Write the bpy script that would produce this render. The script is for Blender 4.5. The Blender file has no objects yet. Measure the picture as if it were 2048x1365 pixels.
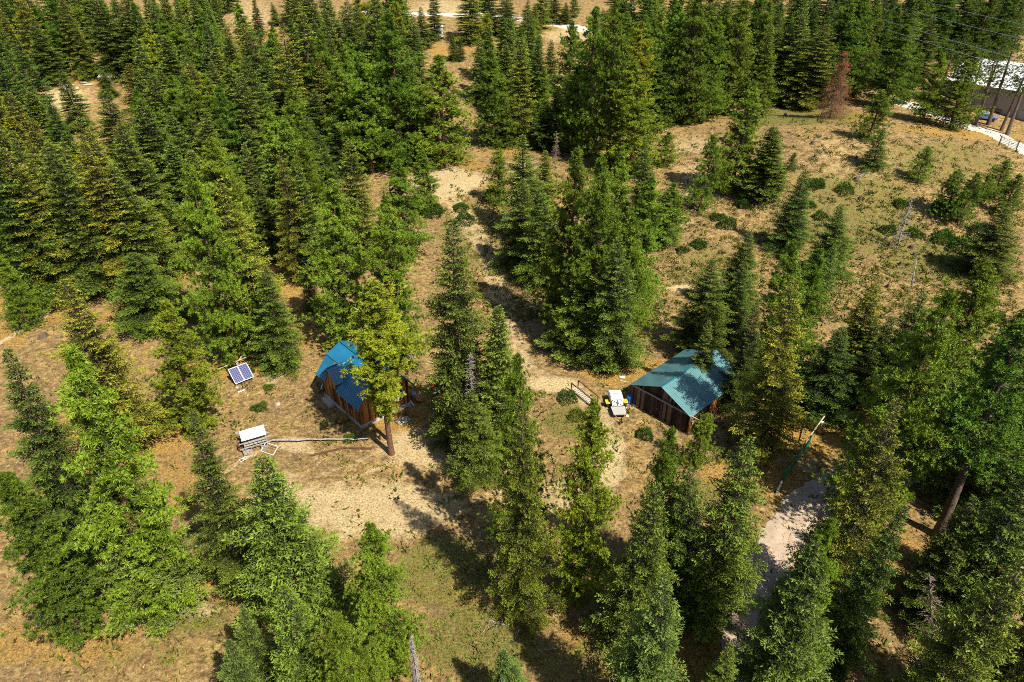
import bpy, math, random
import numpy as np
from mathutils import Vector, Matrix

# ---------------------------------------------------------------- camera, sky, sun, exposure
SC = bpy.context.scene
COL = SC.collection
PITCH = math.radians(32.0)
CAMZ = 47.0
F = 1365.0
cam_d = bpy.data.cameras.new('camera')
cam_d.sensor_width = 36.0
cam_d.lens = 24.0
cam_d.clip_start = 0.5
cam_d.clip_end = 4000
cam = bpy.data.objects.new('camera', cam_d)
cam.location = (0, 0, CAMZ)
cam.rotation_euler = (math.pi / 2 - PITCH, 0, 0)
COL.objects.link(cam)
SC.camera = cam

SUN_EL = math.radians(52)
SUN_DIR = Vector((0.68 * math.cos(SUN_EL), -0.733 * math.cos(SUN_EL), math.sin(SUN_EL)))
world = bpy.data.worlds.new("World")
SC.world = world
world.use_nodes = True
wn = world.node_tree.nodes
wl = world.node_tree.links
wn.clear()
sky = wn.new('ShaderNodeTexSky')
sky.sky_type = 'NISHITA'
sky.sun_disc = False
sky.sun_elevation = SUN_EL
sky.sun_rotation = math.atan2(SUN_DIR.x, SUN_DIR.y)
bg = wn.new('ShaderNodeBackground')
bg.inputs[1].default_value = 0.075
wo = wn.new('ShaderNodeOutputWorld')
wl.new(sky.outputs[0], bg.inputs[0])
wl.new(bg.outputs[0], wo.inputs[0])
sun_d = bpy.data.lights.new('sun', 'SUN')
sun_d.energy = 5.0
sun_d.angle = math.radians(0.5)
sun_d.color = (1.0, 0.93, 0.80)
sun = bpy.data.objects.new('sun', sun_d)
sun.rotation_euler = (-SUN_DIR).to_track_quat('-Z', 'Y').to_euler()
sun.location = (0, 0, 120)
COL.objects.link(sun)
SC.view_settings.view_transform = 'Standard'
SC.view_settings.look = 'None'
SC.view_settings.exposure = 0.95
SC.cycles.filter_width = 0.9
SC.view_settings.gamma = 1.0
SC.view_settings.use_curve_mapping = False
SC.cycles.use_denoising = False
SC.cycles.max_bounces = 6
SC.cycles.diffuse_bounces = 3
SC.cycles.transmission_bounces = 3
SC.cycles.transparent_max_bounces = 4

# ---------------------------------------------------------------- helpers
def smooth(a, b, x):
    t = np.clip((x - a) / (b - a), 0, 1)
    return t * t * (3 - 2 * t)

def H(x, y):
    """height of the ground"""
    x = np.asarray(x, float); y = np.asarray(y, float)
    h = 22 * smooth(108, 290, y)
    h = h + 8.5 * np.exp(-((x - 70) / 34) ** 2 - ((y - 136) / 27) ** 2)
    h = h + 2.5 * np.exp(-((x - 0) / 26) ** 2 - ((y - 128) / 14) ** 2)
    und = np.sin(x * .11 + 1.3) * np.cos(y * .09 + .4) + .5 * np.sin(x * .23 + y * .19)
    m = smooth(70, 110, y) + smooth(45, 70, np.abs(x))
    h = h + .45 * und * np.clip(m, 0, 1)
    h = h + 10 * smooth(300, 900, y)
    return h

def hz(x, y):
    return float(H(x, y))

SP, CP = math.sin(PITCH), math.cos(PITCH)
def ray(px, py):
    u = (px - 1024) / F; v = (682.5 - py) / F
    d = Vector((u, CP + v * SP, -SP + v * CP))
    return d

def at(px, py, z=None):
    """the point of the place that the photograph shows at this spot: on the ground, or at height z"""
    d = ray(px, py)
    if z is not None:
        t = (z - CAMZ) / d.z
        return Vector((d.x * t, d.y * t, z))
    t = np.concatenate([np.arange(15, 260, .25), np.arange(260, 1500, 2)])
    g = CAMZ + d.z * t - H(d.x * t, d.y * t)
    i = int(np.argmax(g < 0)) if (g < 0).any() else len(t) - 1
    lo, hi = t[max(i - 1, 0)], t[i]
    for _ in range(14):
        m = (lo + hi) / 2
        if CAMZ + d.z * m - hz(d.x * m, d.y * m) < 0: hi = m
        else: lo = m
    return Vector((d.x * hi, d.y * hi, hz(d.x * hi, d.y * hi)))

def pix(x, y, z):
    d = y * CP - (z - CAMZ) * SP
    u = y * SP + (z - CAMZ) * CP
    return 1024 + F * x / d, 682.5 - F * u / d, d

def mesh_np(name, V, T, mat=None, attrs=None, smooth_shade=False, mats=None, midx=None):
    V = np.asarray(V, np.float32); T = np.asarray(T, np.int32)
    k = T.shape[1]
    me = bpy.data.meshes.new(name)
    me.vertices.add(len(V)); me.vertices.foreach_set('co', V.ravel())
    me.loops.add(T.size); me.loops.foreach_set('vertex_index', T.ravel())
    me.polygons.add(len(T))
    me.polygons.foreach_set('loop_start', np.arange(0, T.size, k, dtype=np.int32))
    me.polygons.foreach_set('loop_total', np.full(len(T), k, np.int32))
    if smooth_shade:
        me.polygons.foreach_set('use_smooth', np.ones(len(T), bool))
    me.update(calc_edges=True)
    if attrs:
        for n, a in attrs.items():
            a = np.asarray(a, np.float32)
            if a.ndim == 1:
                at_ = me.attributes.new(n, 'FLOAT', 'POINT'); at_.data.foreach_set('value', a)
            else:
                at_ = me.attributes.new(n, 'FLOAT_COLOR', 'POINT')
                c = np.ones((len(a), 4), np.float32); c[:, :3] = a
                at_.data.foreach_set('color', c.ravel())
    if mat: me.materials.append(mat)
    return me

class MB:
    """collects boxes, tubes and sheets and links them as one mesh object"""
    def __init__(s): s.v = []; s.f = []
    def add(s, vs, fs):
        o = len(s.v); s.v += [tuple(p) for p in vs]; s.f += [tuple(i + o for i in f) for f in fs]; return s
    def box(s, a, b):
        x0, y0, z0 = a; x1, y1, z1 = b
        return s.add([(x0,y0,z0),(x1,y0,z0),(x1,y1,z0),(x0,y1,z0),(x0,y0,z1),(x1,y0,z1),(x1,y1,z1),(x0,y1,z1)],
              [(0,3,2,1),(4,5,6,7),(0,1,5,4),(1,2,6,5),(2,3,7,6),(3,0,4,7)])
    def slab(s, p, n, th):
        """planar polygon p thickened along -n by th"""
        n = Vector(n).normalized() * th
        k = len(p); top = [Vector(q) for q in p]; bot = [q - n for q in top]
        return s.add(top + bot, [tuple(range(k)), tuple(range(2*k-1, k-1, -1))] + [(i, i+k, (i+1)%k+k, (i+1)%k) for i in range(k)])
    def bar(s, a, b, w, h=None, up=(0,0,1)):
        a = Vector(a); b = Vector(b); h = h or w
        d = (b - a).normalized(); up = Vector(up)
        if abs(d.dot(up)) > .98: up = Vector((1, 0, 0))
        r = d.cross(up).normalized() * w / 2; u = r.cross(d).normalized() * h / 2
        vs = [a-r-u, a+r-u, a+r+u, a-r+u, b-r-u, b+r-u, b+r+u, b-r+u]
        return s.add(vs, [(0,3,2,1),(4,5,6,7),(0,1,5,4),(1,2,6,5),(2,3,7,6),(3,0,4,7)][::1])
    def tube(s, pts, r, n=8, cap=True):
        pts = [Vector(p) for p in pts]
        rs = r if isinstance(r, (list, tuple)) else [r] * len(pts)
        vs = []; fs = []
        for i, p in enumerate(pts):
            d = (pts[min(i+1, len(pts)-1)] - pts[max(i-1, 0)]).normalized()
            a = d.cross(Vector((0,0,1)) if abs(d.z) < .95 else Vector((1,0,0))).normalized(); b = d.cross(a)
            for k in range(n):
                t = 2 * math.pi * k / n
                vs.append(p + (a * math.cos(t) + b * math.sin(t)) * rs[i])
        for i in range(len(pts)-1):
            for k in range(n):
                fs.append((i*n+k, i*n+(k+1)%n, (i+1)*n+(k+1)%n, (i+1)*n+k))
        if cap:
            fs.append(tuple(range(n-1, -1, -1))); fs.append(tuple((len(pts)-1)*n+k for k in range(n)))
        return s.add(vs, fs)
    def lathe(s, prof, n=20, c=(0,0,0)):
        vs = []; fs = []
        for (r, z) in prof:
            for k in range(n):
                t = 2*math.pi*k/n; vs.append((c[0]+r*math.cos(t), c[1]+r*math.sin(t), c[2]+z))
        for i in range(len(prof)-1):
            for k in range(n): fs.append((i*n+k, i*n+(k+1)%n, (i+1)*n+(k+1)%n, (i+1)*n+k))
        fs.append(tuple(range(n-1,-1,-1))); fs.append(tuple((len(prof)-1)*n+k for k in range(n)))
        return s.add(vs, fs)
    def build(s, name, mat, parent=None, smooth_shade=False, bevel=0):
        me = bpy.data.meshes.new(name); me.from_pydata(s.v, [], s.f); me.validate(); me.update()
        if mat: me.materials.append(mat)
        if smooth_shade:
            for p in me.polygons: p.use_smooth = True
        o = bpy.data.objects.new(name, me); COL.objects.link(o)
        if parent: o.parent = parent
        if bevel:
            m = o.modifiers.new('bevel', 'BEVEL'); m.width = bevel; m.segments = 2; m.limit_method = 'ANGLE'
        return o

def tag(o, label, cat, group=None, kind=None):
    if label: o['label'] = label
    if cat: o['category'] = cat
    if group: o['group'] = group
    if kind: o['kind'] = kind
    return o

def thing(name, label, cat, loc, rz=0, group=None):
    o = bpy.data.objects.new(name, None); COL.objects.link(o)
    o.location = loc; o.rotation_euler = (0, 0, rz); o.empty_display_size = .5
    return tag(o, label, cat, group)

# ---------------------------------------------------------------- materials
def mat(name, color, rough=.8, metal=0., spec=.3, var=.0, vscale=3., bump=0., bscale=20., coat=0.):
    m = bpy.data.materials.new(name); m.use_nodes = True
    n = m.node_tree.nodes; l = m.node_tree.links
    b = n['Principled BSDF']
    b.inputs['Base Color'].default_value = (*color, 1)
    b.inputs['Roughness'].default_value = rough
    b.inputs['Metallic'].default_value = metal
    b.inputs['Specular IOR Level'].default_value = spec
    b.inputs['Coat Weight'].default_value = coat
    b.inputs['Coat Roughness'].default_value = .25
    tc = n.new('ShaderNodeTexCoord')
    if var:
        no = n.new('ShaderNodeTexNoise'); no.inputs['Scale'].default_value = vscale; no.inputs['Detail'].default_value = 8
        no.inputs['Roughness'].default_value = .65
        l.new(tc.outputs['Object'], no.inputs['Vector'])
        r = n.new('ShaderNodeValToRGB')
        r.color_ramp.elements[0].position = .3; r.color_ramp.elements[1].position = .7
        r.color_ramp.elements[0].color = tuple(c * (1 - var) for c in color) + (1,)
        r.color_ramp.elements[1].color = tuple(min(1, c * (1 + var)) for c in color) + (1,)
        l.new(no.outputs[0], r.inputs[0]); l.new(r.outputs[0], b.inputs['Base Color'])
    if bump:
        nb = n.new('ShaderNodeTexNoise'); nb.inputs['Scale'].default_value = bscale; nb.inputs['Detail'].default_value = 6
        l.new(tc.outputs['Object'], nb.inputs['Vector'])
        bu = n.new('ShaderNodeBump'); bu.inputs['Strength'].default_value = bump; bu.inputs['Distance'].default_value = .05
        l.new(nb.outputs[0], bu.inputs['Height']); l.new(bu.outputs[0], b.inputs['Normal'])
    return m

def wood_siding(name, c1, c2, c3):
    """vertical boards weathered in long streaks, colour changing from board to board by the part's own attribute"""
    m = bpy.data.materials.new(name); m.use_nodes = True
    n = m.node_tree.nodes; l = m.node_tree.links; b = n['Principled BSDF']
    b.inputs['Roughness'].default_value = .8; b.inputs['Specular IOR Level'].default_value = .2
    tc = n.new('ShaderNodeTexCoord')
    mp = n.new('ShaderNodeMapping'); mp.inputs['Scale'].default_value = (5, 5, .45)
    no = n.new('ShaderNodeTexNoise'); no.inputs['Scale'].default_value = 1.6; no.inputs['Detail'].default_value = 8; no.inputs['Roughness'].default_value = .7
    l.new(tc.outputs['Object'], mp.inputs[0]); l.new(mp.outputs[0], no.inputs['Vector'])
    g = n.new('ShaderNodeNewGeometry')
    ad = n.new('ShaderNodeMath'); ad.operation = 'MULTIPLY_ADD'; ad.inputs[1].default_value = .45; 
    l.new(g.outputs['Random Per Island'], ad.inputs[0]); 
    sb = n.new('ShaderNodeMath'); sb.operation = 'SUBTRACT'; sb.inputs[1].default_value = .22
    l.new(no.outputs[0], sb.inputs[0]); l.new(sb.outputs[0], ad.inputs[2])
    r = n.new('ShaderNodeValToRGB'); e = r.color_ramp.elements
    e[0].position = .28; e[0].color = (*c1, 1); e[1].position = .72; e[1].color = (*c3, 1)
    k = e.new(.5); k.color = (*c2, 1)
    l.new(ad.outputs[0], r.inputs[0]); l.new(r.outputs[0], b.inputs['Base Color'])
    bu = n.new('ShaderNodeBump'); bu.inputs['Strength'].default_value = .5; bu.inputs['Distance'].default_value = .02
    l.new(no.outputs[0], bu.inputs['Height']); l.new(bu.outputs[0], b.inputs['Normal'])
    return m

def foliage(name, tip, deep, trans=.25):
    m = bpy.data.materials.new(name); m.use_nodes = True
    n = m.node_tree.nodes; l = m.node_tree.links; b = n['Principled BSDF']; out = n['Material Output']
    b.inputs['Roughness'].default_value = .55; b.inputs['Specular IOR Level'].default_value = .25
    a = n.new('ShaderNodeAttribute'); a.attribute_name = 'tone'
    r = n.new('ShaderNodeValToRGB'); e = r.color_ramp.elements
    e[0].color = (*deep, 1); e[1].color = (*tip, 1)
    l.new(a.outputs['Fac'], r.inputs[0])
    oi = n.new('ShaderNodeObjectInfo')
    mx = n.new('ShaderNodeMix'); mx.data_type = 'RGBA'; mx.blend_type = 'MULTIPLY'; mx.inputs[0].default_value = 1
    l.new(r.outputs[0], mx.inputs[6]); l.new(oi.outputs['Color'], mx.inputs[7])
    l.new(mx.outputs[2], b.inputs['Base Color'])
    t = n.new('ShaderNodeBsdfTranslucent'); l.new(mx.outputs[2], t.inputs[0])
    ms = n.new('ShaderNodeMixShader'); ms.inputs[0].default_value = trans
    l.new(b.outputs[0], ms.inputs[1]); l.new(t.outputs[0], ms.inputs[2]); l.new(ms.outputs[0], out.inputs[0])
    return m

M = {}
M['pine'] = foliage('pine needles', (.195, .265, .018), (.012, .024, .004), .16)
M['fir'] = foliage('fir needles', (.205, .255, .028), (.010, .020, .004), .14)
M['shrub'] = foliage('shrub leaves', (.110, .170, .018), (.030, .058, .008), .25)
M['grass'] = foliage('dry grass blades', (0.480, 0.320, 0.120), (.20, .13, .05), .3)
M['bark'] = mat('grey brown bark', (.10, .070, .050), .9, var=.5, vscale=4, bump=.6, bscale=12)
M['bark_red'] = mat('reddish pine bark', (.12, .062, .036), .9, var=.5, vscale=5, bump=.7, bscale=10)
M['dead'] = mat('silvery dead wood', (0.265, 0.234, 0.211), .85, var=.35, vscale=3)
M['dead_brown'] = mat('brown dead wood', (.20, .15, .11), .9, var=.4, vscale=3)
M['red_needles'] = foliage('rusty dead needles', (.36, .13, .045), (.12, .05, .02), .2)
M['siding'] = wood_siding('weathered cabin boards', (.035, .016, .008), (.16, .062, .018), (.42, .20, .06))
M['siding_dark'] = wood_siding('old dark barn boards', (.014, .010, .012), (.055, .032, .028), (.20, .13, .10))
M['roof_blue'] = mat('blue painted roof steel', (.010, .125, .235), .42, spec=.5, var=.16, vscale=.8, coat=.25)
M['roof_teal'] = mat('faded teal roof steel', (.085, .190, .200), .36, spec=.6, var=.13, vscale=.6, coat=.35)
M['trim_teal'] = mat('teal ridge steel', (0.010, 0.096, 0.136), .4, spec=.5)
M['concrete'] = mat('pale concrete', (0.390, 0.367, 0.328), .85, var=.2, vscale=4, bump=.3)
M['white'] = mat('weathered white paint', (0.562, 0.562, 0.546), .5, var=.1, vscale=2)
M['white_roof'] = mat('white sheet', (0.624, 0.624, 0.624), .45, var=.05, vscale=1.5)
M['grey_wood'] = mat('weathered grey lumber', (0.281, 0.257, 0.234), .85, var=.35, vscale=5)
M['pale_wood'] = mat('pale sawn lumber', (0.406, 0.335, 0.242), .8, var=.25, vscale=5)
M['brown_wood'] = mat('brown plank', (.10, .045, .025), .85, var=.3, vscale=5)
M['black'] = mat('black', (.012, .012, .014), .5)
M['glass'] = mat('dark window glass', (.02, .03, .035), .08, spec=.8)
M['red'] = mat('red plastic', (.50, .012, .030), .35, spec=.5, var=.1)
M['blue'] = mat('blue plastic', (.010, .085, .42), .35, spec=.5, var=.1)
M['yellow'] = mat('faded yellow paint', (.55, .34, .03), .5, var=.2)
M['rust'] = mat('rusty steel', (.28, .11, .04), .7, var=.4, vscale=8)
M['green_metal'] = mat('green painted pipe', (.008, .15, .065), .4, spec=.5)
M['black_metal'] = mat('black painted pipe', (.02, .02, .022), .45)
M['galv'] = mat('galvanised sheet', (0.390, 0.429, 0.484), .35, metal=.7, var=.1)
M['grey_plastic'] = mat('grey painted deck', (0.328, 0.312, 0.296), .6, var=.15, vscale=5)
M['tarp'] = mat('white tarp', (0.577, 0.593, 0.640), .5, var=.06, bump=.5, bscale=3)
M['stone'] = mat('pale rock', (0.328, 0.289, 0.242), .85, var=.3, vscale=3, bump=.5)
M['tyre'] = mat('tyre rubber', (.02, .02, .02), .8)
M['wire'] = mat('aluminium wire', (.55, .56, .58), .4, metal=.5)
# ---------------------------------------------------------------- ground
def vnoise(x, y, seed=0):
    """value noise on a lattice"""
    xi = np.floor(x).astype(np.int64); yi = np.floor(y).astype(np.int64)
    fx = x - xi; fy = y - yi
    fx = fx * fx * (3 - 2 * fx); fy = fy * fy * (3 - 2 * fy)
    def hsh(a, b):
        n = (a * 374761393 + b * 668265263 + seed * 974711) & 0x7fffffff
        n = ((n ^ (n >> 13)) * 1274126177) & 0x7fffffff
        return ((n ^ (n >> 16)) & 0xffff) / 65535.0
    a = hsh(xi, yi); b = hsh(xi + 1, yi); c = hsh(xi, yi + 1); d = hsh(xi + 1, yi + 1)
    return (a * (1 - fx) + b * fx) * (1 - fy) + (c * (1 - fx) + d * fx) * fy

def fbm(x, y, seed=0, o=4):
    s = 0; a = .5
    for i in range(o):
        s = s + a * vnoise(x * 2 ** i, y * 2 ** i, seed + i * 7); a *= .5
    return s / (1 - .5 ** o)

def gaps(lo, hi, step, far, grow):
    a = [lo]
    st = step
    while a[0] > -far: st *= grow; a.insert(0, a[0] - st)
    b = list(np.arange(lo + step, hi, step)); a += b
    st = step
    while a[-1] < far: st *= grow; a.append(a[-1] + st)
    return np.array(a)

xs = gaps(-72, 98, .50, 900, 1.14)
ys = np.concatenate([np.arange(-300, 0, 20), np.arange(0, 22, 2), np.arange(22, 125, .50), np.arange(125, 165, .8), np.arange(165, 300, 2.5), np.arange(300, 1500, 30)])
X, Y = np.meshgrid(xs, ys)
near = ((Y > 15) & (Y < 180) & (np.abs(X - 10) < 100)).astype(float)
Z = H(X, Y) + near * (.16 * (fbm(X * .5, Y * .5, 3) - .5) + .10 * (fbm(X * 1.6, Y * 1.6, 9, 2) - .5))
PX, PY, PD = pix(X, Y, Z)
PD = np.where(PD < 1, 1, PD)
wob = 22 * (fbm(X * .16, Y * .16, 21) - .5) * (60 / np.maximum(PD, 20) + .4)
def blobs(lst):
    out = np.zeros_like(X)
    for (cx, cy, rx, ry, k) in lst:
        d = ((PX + wob * 1.6 - cx) / rx) ** 2 + ((PY + wob - cy) / ry) ** 2
        out = np.maximum(out, k * np.clip(1.35 - d, 0, 1))
    return out * (PD > 5)
def path(pts, w, k=1.0):
    out = np.zeros_like(X)
    for (a, b) in zip(pts[:-1], pts[1:]):
        ax, ay = a; bx, by = b; dx, dy = bx - ax, by - ay
        t = np.clip(((PX - ax) * dx + (PY - ay) * dy) / (dx * dx + dy * dy), 0, 1)
        d = np.hypot(PX + wob * .5 - ax - t * dx, (PY + wob * .3 - ay - t * dy) * 1.5)
        out = np.maximum(out, k * np.clip(1.4 - (d / w) ** 2, 0, 1))
    return out * (PD > 5)
sand = np.maximum.reduce([
    blobs([(900, 365, 85, 30, 1), (870, 390, 60, 22, .7), (1110, 770, 60, 18, .9), (640, 1010, 190, 50, .75), (760, 1020, 190, 70, .75), (860, 900, 130, 50, .7), (560, 975, 60, 40, .6),
           (850, 900, 110, 40, .45), (1215, 925, 55, 70, .8), (545, 745, 30, 26, .7), (590, 890, 40, 20, .7), (1110, 1000, 120, 40, .6), (1360, 575, 35, 10, .9),
           (300, 1215, 110, 30, .45), (1400, 370, 60, 60, .5), (1385, 290, 50, 22, .5), (1330, 440, 60, 30, .45), (1050, 340, 40, 30, .5), (130, 200, 60, 30, .8),
           (500, 30, 60, 40, .5), (900, 20, 120, 20, .6), (1150, 70, 80, 20, .6), (1700, 320, 120, 60, .35), (400, 1225, 60, 22, .6)]),
    path([(860, 345), (905, 400), (985, 520), (1010, 640), (1060, 750), (1150, 785), (1205, 825), (1225, 900), (1215, 980)], 28, .55),
    path([(480, 1012), (620, 990), (760, 935), (900, 850), (950, 800)], 6, .65), path([(560, 1030), (660, 1020), (790, 965), (930, 870), (990, 810)], 6, .65),
    path([(430, 1060), (540, 1075), (700, 1078), (860, 1050), (1000, 1000), (1200, 950)], 7, .6), path([(500, 1030), (620, 1050), (760, 1050), (900, 1020), (1060, 960)], 6, .5),
    path([(600, 960), (700, 930), (800, 880)], 7, .5),
    path([(0, 690), (60, 650), (130, 600), (160, 585)], 7, .8),
    path([(590, 885), (622, 905), (640, 925)], 5, .9),
    path([(400, 1010), (480, 925), (530, 900)], 5, .8),
    path([(1480, 900), (1560, 915), (1620, 930)], 26, .55)])
orange = blobs([(150, 1000, 75, 190, 1), (110, 1290, 220, 60, .55), (60, 610, 90, 45, .8), (20, 670, 40, 30, .8), (335, 540, 50, 90, .9), (450, 740, 90, 22, .9),
                (790, 830, 120, 45, .8), (830, 900, 120, 60, .55), (300, 880, 90, 40, .85), (370, 960, 60, 90, .5), (620, 650, 70, 60, .6), (540, 690, 90, 50, .6), (1260, 745, 110, 30, .9),
                (1000, 700, 60, 50, .35), (1590, 870, 110, 50, 1), (1560, 960, 60, 50, .9), (880, 330, 110, 16, .7), (1030, 300, 60, 20, .7), (1390, 235, 60, 14, .9), (1700, 235, 120, 14, .6),
                (450, 1150, 120, 60, .6), (700, 1330, 90, 60, .7), (1180, 1280, 90, 50, .5), (1000, 1200, 140, 40, .5), (1390, 1330, 60, 60, .9), (1900, 260, 120, 12, .8), (1980, 275, 80, 10, .8),
                (1450, 950, 60, 40, .8), (1800, 1150, 160, 120, .5), (1740, 840, 90, 60, .7), (560, 560, 60, 60, .7), (250, 640, 60, 40, .6), (180, 160, 90, 12, .9),
                (1100, 60, 160, 14, .6), (900, 100, 60, 14, .6)])
green = blobs([(890, 1150, 120, 80, .8), (960, 1280, 150, 90, .7), (400, 1240, 90, 50, .6), (60, 600, 80, 30, .45), (1420, 550, 110, 70, .5), (1700, 430, 190, 120, .55), (1130, 840, 60, 40, .7),
               (1860, 330, 180, 60, .5), (940, 470, 80, 90, .5), (1600, 235, 150, 22, .7), (1270, 600, 60, 80, .4), (1900, 520, 160, 60, .6), (300, 1310, 160, 40, .4), (1140, 1320, 140, 50, .5),
               (1000, 900, 60, 60, .5), (1400, 1000, 60, 60, .6), (1060, 60, 120, 10, .5)])
ground_me = None
ny, nx = X.shape
idx = np.arange(ny * nx).reshape(ny, nx)
quads = np.stack([idx[:-1, :-1], idx[:-1, 1:], idx[1:, 1:], idx[1:, :-1]], -1).reshape(-1, 4)
V = np.stack([X, Y, Z], -1).reshape(-1, 3)
mk = np.stack([sand, orange, green], -1).reshape(-1, 3)

def ground_material():
    m = bpy.data.materials.new('dry forest ground'); m.use_nodes = True
    n = m.node_tree.nodes; l = m.node_tree.links; b = n['Principled BSDF']
    b.inputs['Roughness'].default_value = .95; b.inputs['Specular IOR Level'].default_value = .1
    tc = n.new('ShaderNodeTexCoord')
    def noise(s, d=8, r=.6, vec=None, dist=0):
        x = n.new('ShaderNodeTexNoise'); x.inputs['Scale'].default_value = s; x.inputs['Detail'].default_value = d; x.inputs['Roughness'].default_value = r
        x.inputs['Distortion'].default_value = dist
        l.new(vec or tc.outputs['Object'], x.inputs['Vector']); return x.outputs[0]
    def ramp(f, *st):
        r = n.new('ShaderNodeValToRGB'); e = r.color_ramp.elements
        while len(e) < len(st): e.new(.5)
        for i, (p, c) in enumerate(st):
            e[i].position = p; e[i].color = (*c, 1) if isinstance(c, tuple) else (c, c, c, 1)
        l.new(f, r.inputs[0]); return r.outputs[0]
    def mix(f, a, c, mode='MIX'):
        x = n.new('ShaderNodeMix'); x.data_type = 'RGBA'; x.blend_type = mode
        if isinstance(f, float): x.inputs[0].default_value = f
        else: l.new(f, x.inputs[0])
        for s, v in ((6, a), (7, c)):
            if isinstance(v, tuple): x.inputs[s].default_value = (*v, 1)
            else: l.new(v, x.inputs[s])
        return x.outputs[2]
    def math_(op, a, c=None, d=None):
        x = n.new('ShaderNodeMath'); x.operation = op; x.use_clamp = True
        for i, v in enumerate((a, c, d)):
            if v is None: continue
            if isinstance(v, (int, float)): x.inputs[i].default_value = v
            else: l.new(v, x.inputs[i])
        return x.outputs[0]
    at_ = n.new('ShaderNodeAttribute'); at_.attribute_name = 'mask'
    sep = n.new('ShaderNodeSeparateColor'); l.new(at_.outputs['Color'], sep.inputs[0])
    big = noise(.12, 5, .6); mid = noise(.9, 6, .65, dist=.4); fine = noise(5, 6, .75); grit = noise(18, 4, .8)
    clump = noise(2.2, 7, .72, dist=.3)
    base = ramp(mid, (.32, (0.148, 0.085, 0.041)), (.46, (0.244, 0.148, 0.059)), (.58, (0.340, 0.215, 0.085)), (.70, (0.444, 0.296, 0.133)))
    base = mix(ramp(big, (.42, 0.), (.62, .5)), base, (0.200, 0.122, 0.070))
    base = mix(ramp(clump, (.37, .85), (.49, 0.)), base, (0.078, 0.058, 0.030))  # mottling, with shadows of grass tufts painted in as dark clumps
    base = mix(ramp(clump, (.54, 0.), (.66, .75)), base, (0.488, 0.348, 0.178))
    # breakup edges of the patches with noise
    def edge(ch, lo=.35, hi=.6):
        s = math_('MULTIPLY_ADD', mid, .9, -.45)
        t = math_('ADD', sep.outputs[ch], 0.)
        u = n.new('ShaderNodeMath'); u.operation = 'ADD'; l.new(sep.outputs[ch], u.inputs[0])
        w = n.new('ShaderNodeMath'); w.operation = 'MULTIPLY_ADD'; w.inputs[1].default_value = 1.1; w.inputs[2].default_value = -.55
        l.new(mid, w.inputs[0]); l.new(w.outputs[0], u.inputs[1])
        g = n.new('ShaderNodeMath'); g.operation = 'MULTIPLY'; g.use_clamp = True
        l.new(ramp(u.outputs[0], (lo, 0.), (hi, 1.)), g.inputs[0])
        k = n.new('ShaderNodeMath'); k.operation = 'MULTIPLY'; k.use_clamp = True; k.inputs[1].default_value = 5; l.new(sep.outputs[ch], k.inputs[0])
        l.new(k.outputs[0], g.inputs[1]); return g.outputs[0]
    org = ramp(fine, (.3, (.17, .088, .028)), (.5, (.32, .180, .050)), (.7, (.45, .29, .100)))
    base = mix(math_('MULTIPLY', edge(1), ramp(clump, (.38, .35), (.5, 1.))), base, org)
    grn = ramp(fine, (.35, (0.063, 0.070, 0.018)), (.52, (0.126, 0.130, 0.026)), (.68, (0.237, 0.192, 0.059)))
    base = mix(math_('MULTIPLY', math_('MULTIPLY', edge(2), .85), ramp(clump, (.40, .15), (.52, 1.))), base, grn)
    snd = ramp(fine, (.3, (0.311, 0.207, 0.111)), (.5, (0.444, 0.315, 0.178)), (.7, (0.533, 0.407, 0.252)))
    base = mix(edge(0, .3, .75), base, snd)
    # fine tufts and litter: dark specks, pale straw
    base = mix(1.0, base, (.90, .97, .92), 'MULTIPLY')
    base = mix(1.0, base, ramp(fine, (.34, (.50, .47, .44)), (.46, (.94, .94, .94)), (.60, (1.18, 1.15, 1.08))), 'MULTIPLY')
    base = mix(1.0, base, ramp(grit, (.34, (.60, .58, .55)), (.5, (1., 1., 1.)), (.68, (1.2, 1.18, 1.12))), 'MULTIPLY')
    vo = n.new('ShaderNodeTexVoronoi'); vo.inputs['Scale'].default_value = 1.5; l.new(tc.outputs['Object'], vo.inputs['Vector'])
    sp = math_('MULTIPLY', ramp(vo.outputs['Distance'], (.10, 1.), (.22, 0.)), ramp(big, (.45, 0.), (.6, .6)))
    base = mix(sp, base, (.07, .055, .035))
    l.new(base, b.inputs['Base Color'])
    hsum = n.new('ShaderNodeMath'); hsum.operation = 'MULTIPLY_ADD'; hsum.inputs[1].default_value = .35; l.new(grit, hsum.inputs[0]); l.new(fine, hsum.inputs[2])
    bu = n.new('ShaderNodeBump'); bu.inputs['Strength'].default_value = .9; bu.inputs['Distance'].default_value = .14
    l.new(hsum.outputs[0], bu.inputs['Height']); l.new(bu.outputs[0], b.inputs['Normal'])
    return m
M['ground'] = ground_material()
go = bpy.data.objects.new('ground', mesh_np('ground', V, quads, M['ground'], {'mask': mk}, True))
COL.objects.link(go); go['kind'] = 'structure'

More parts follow.
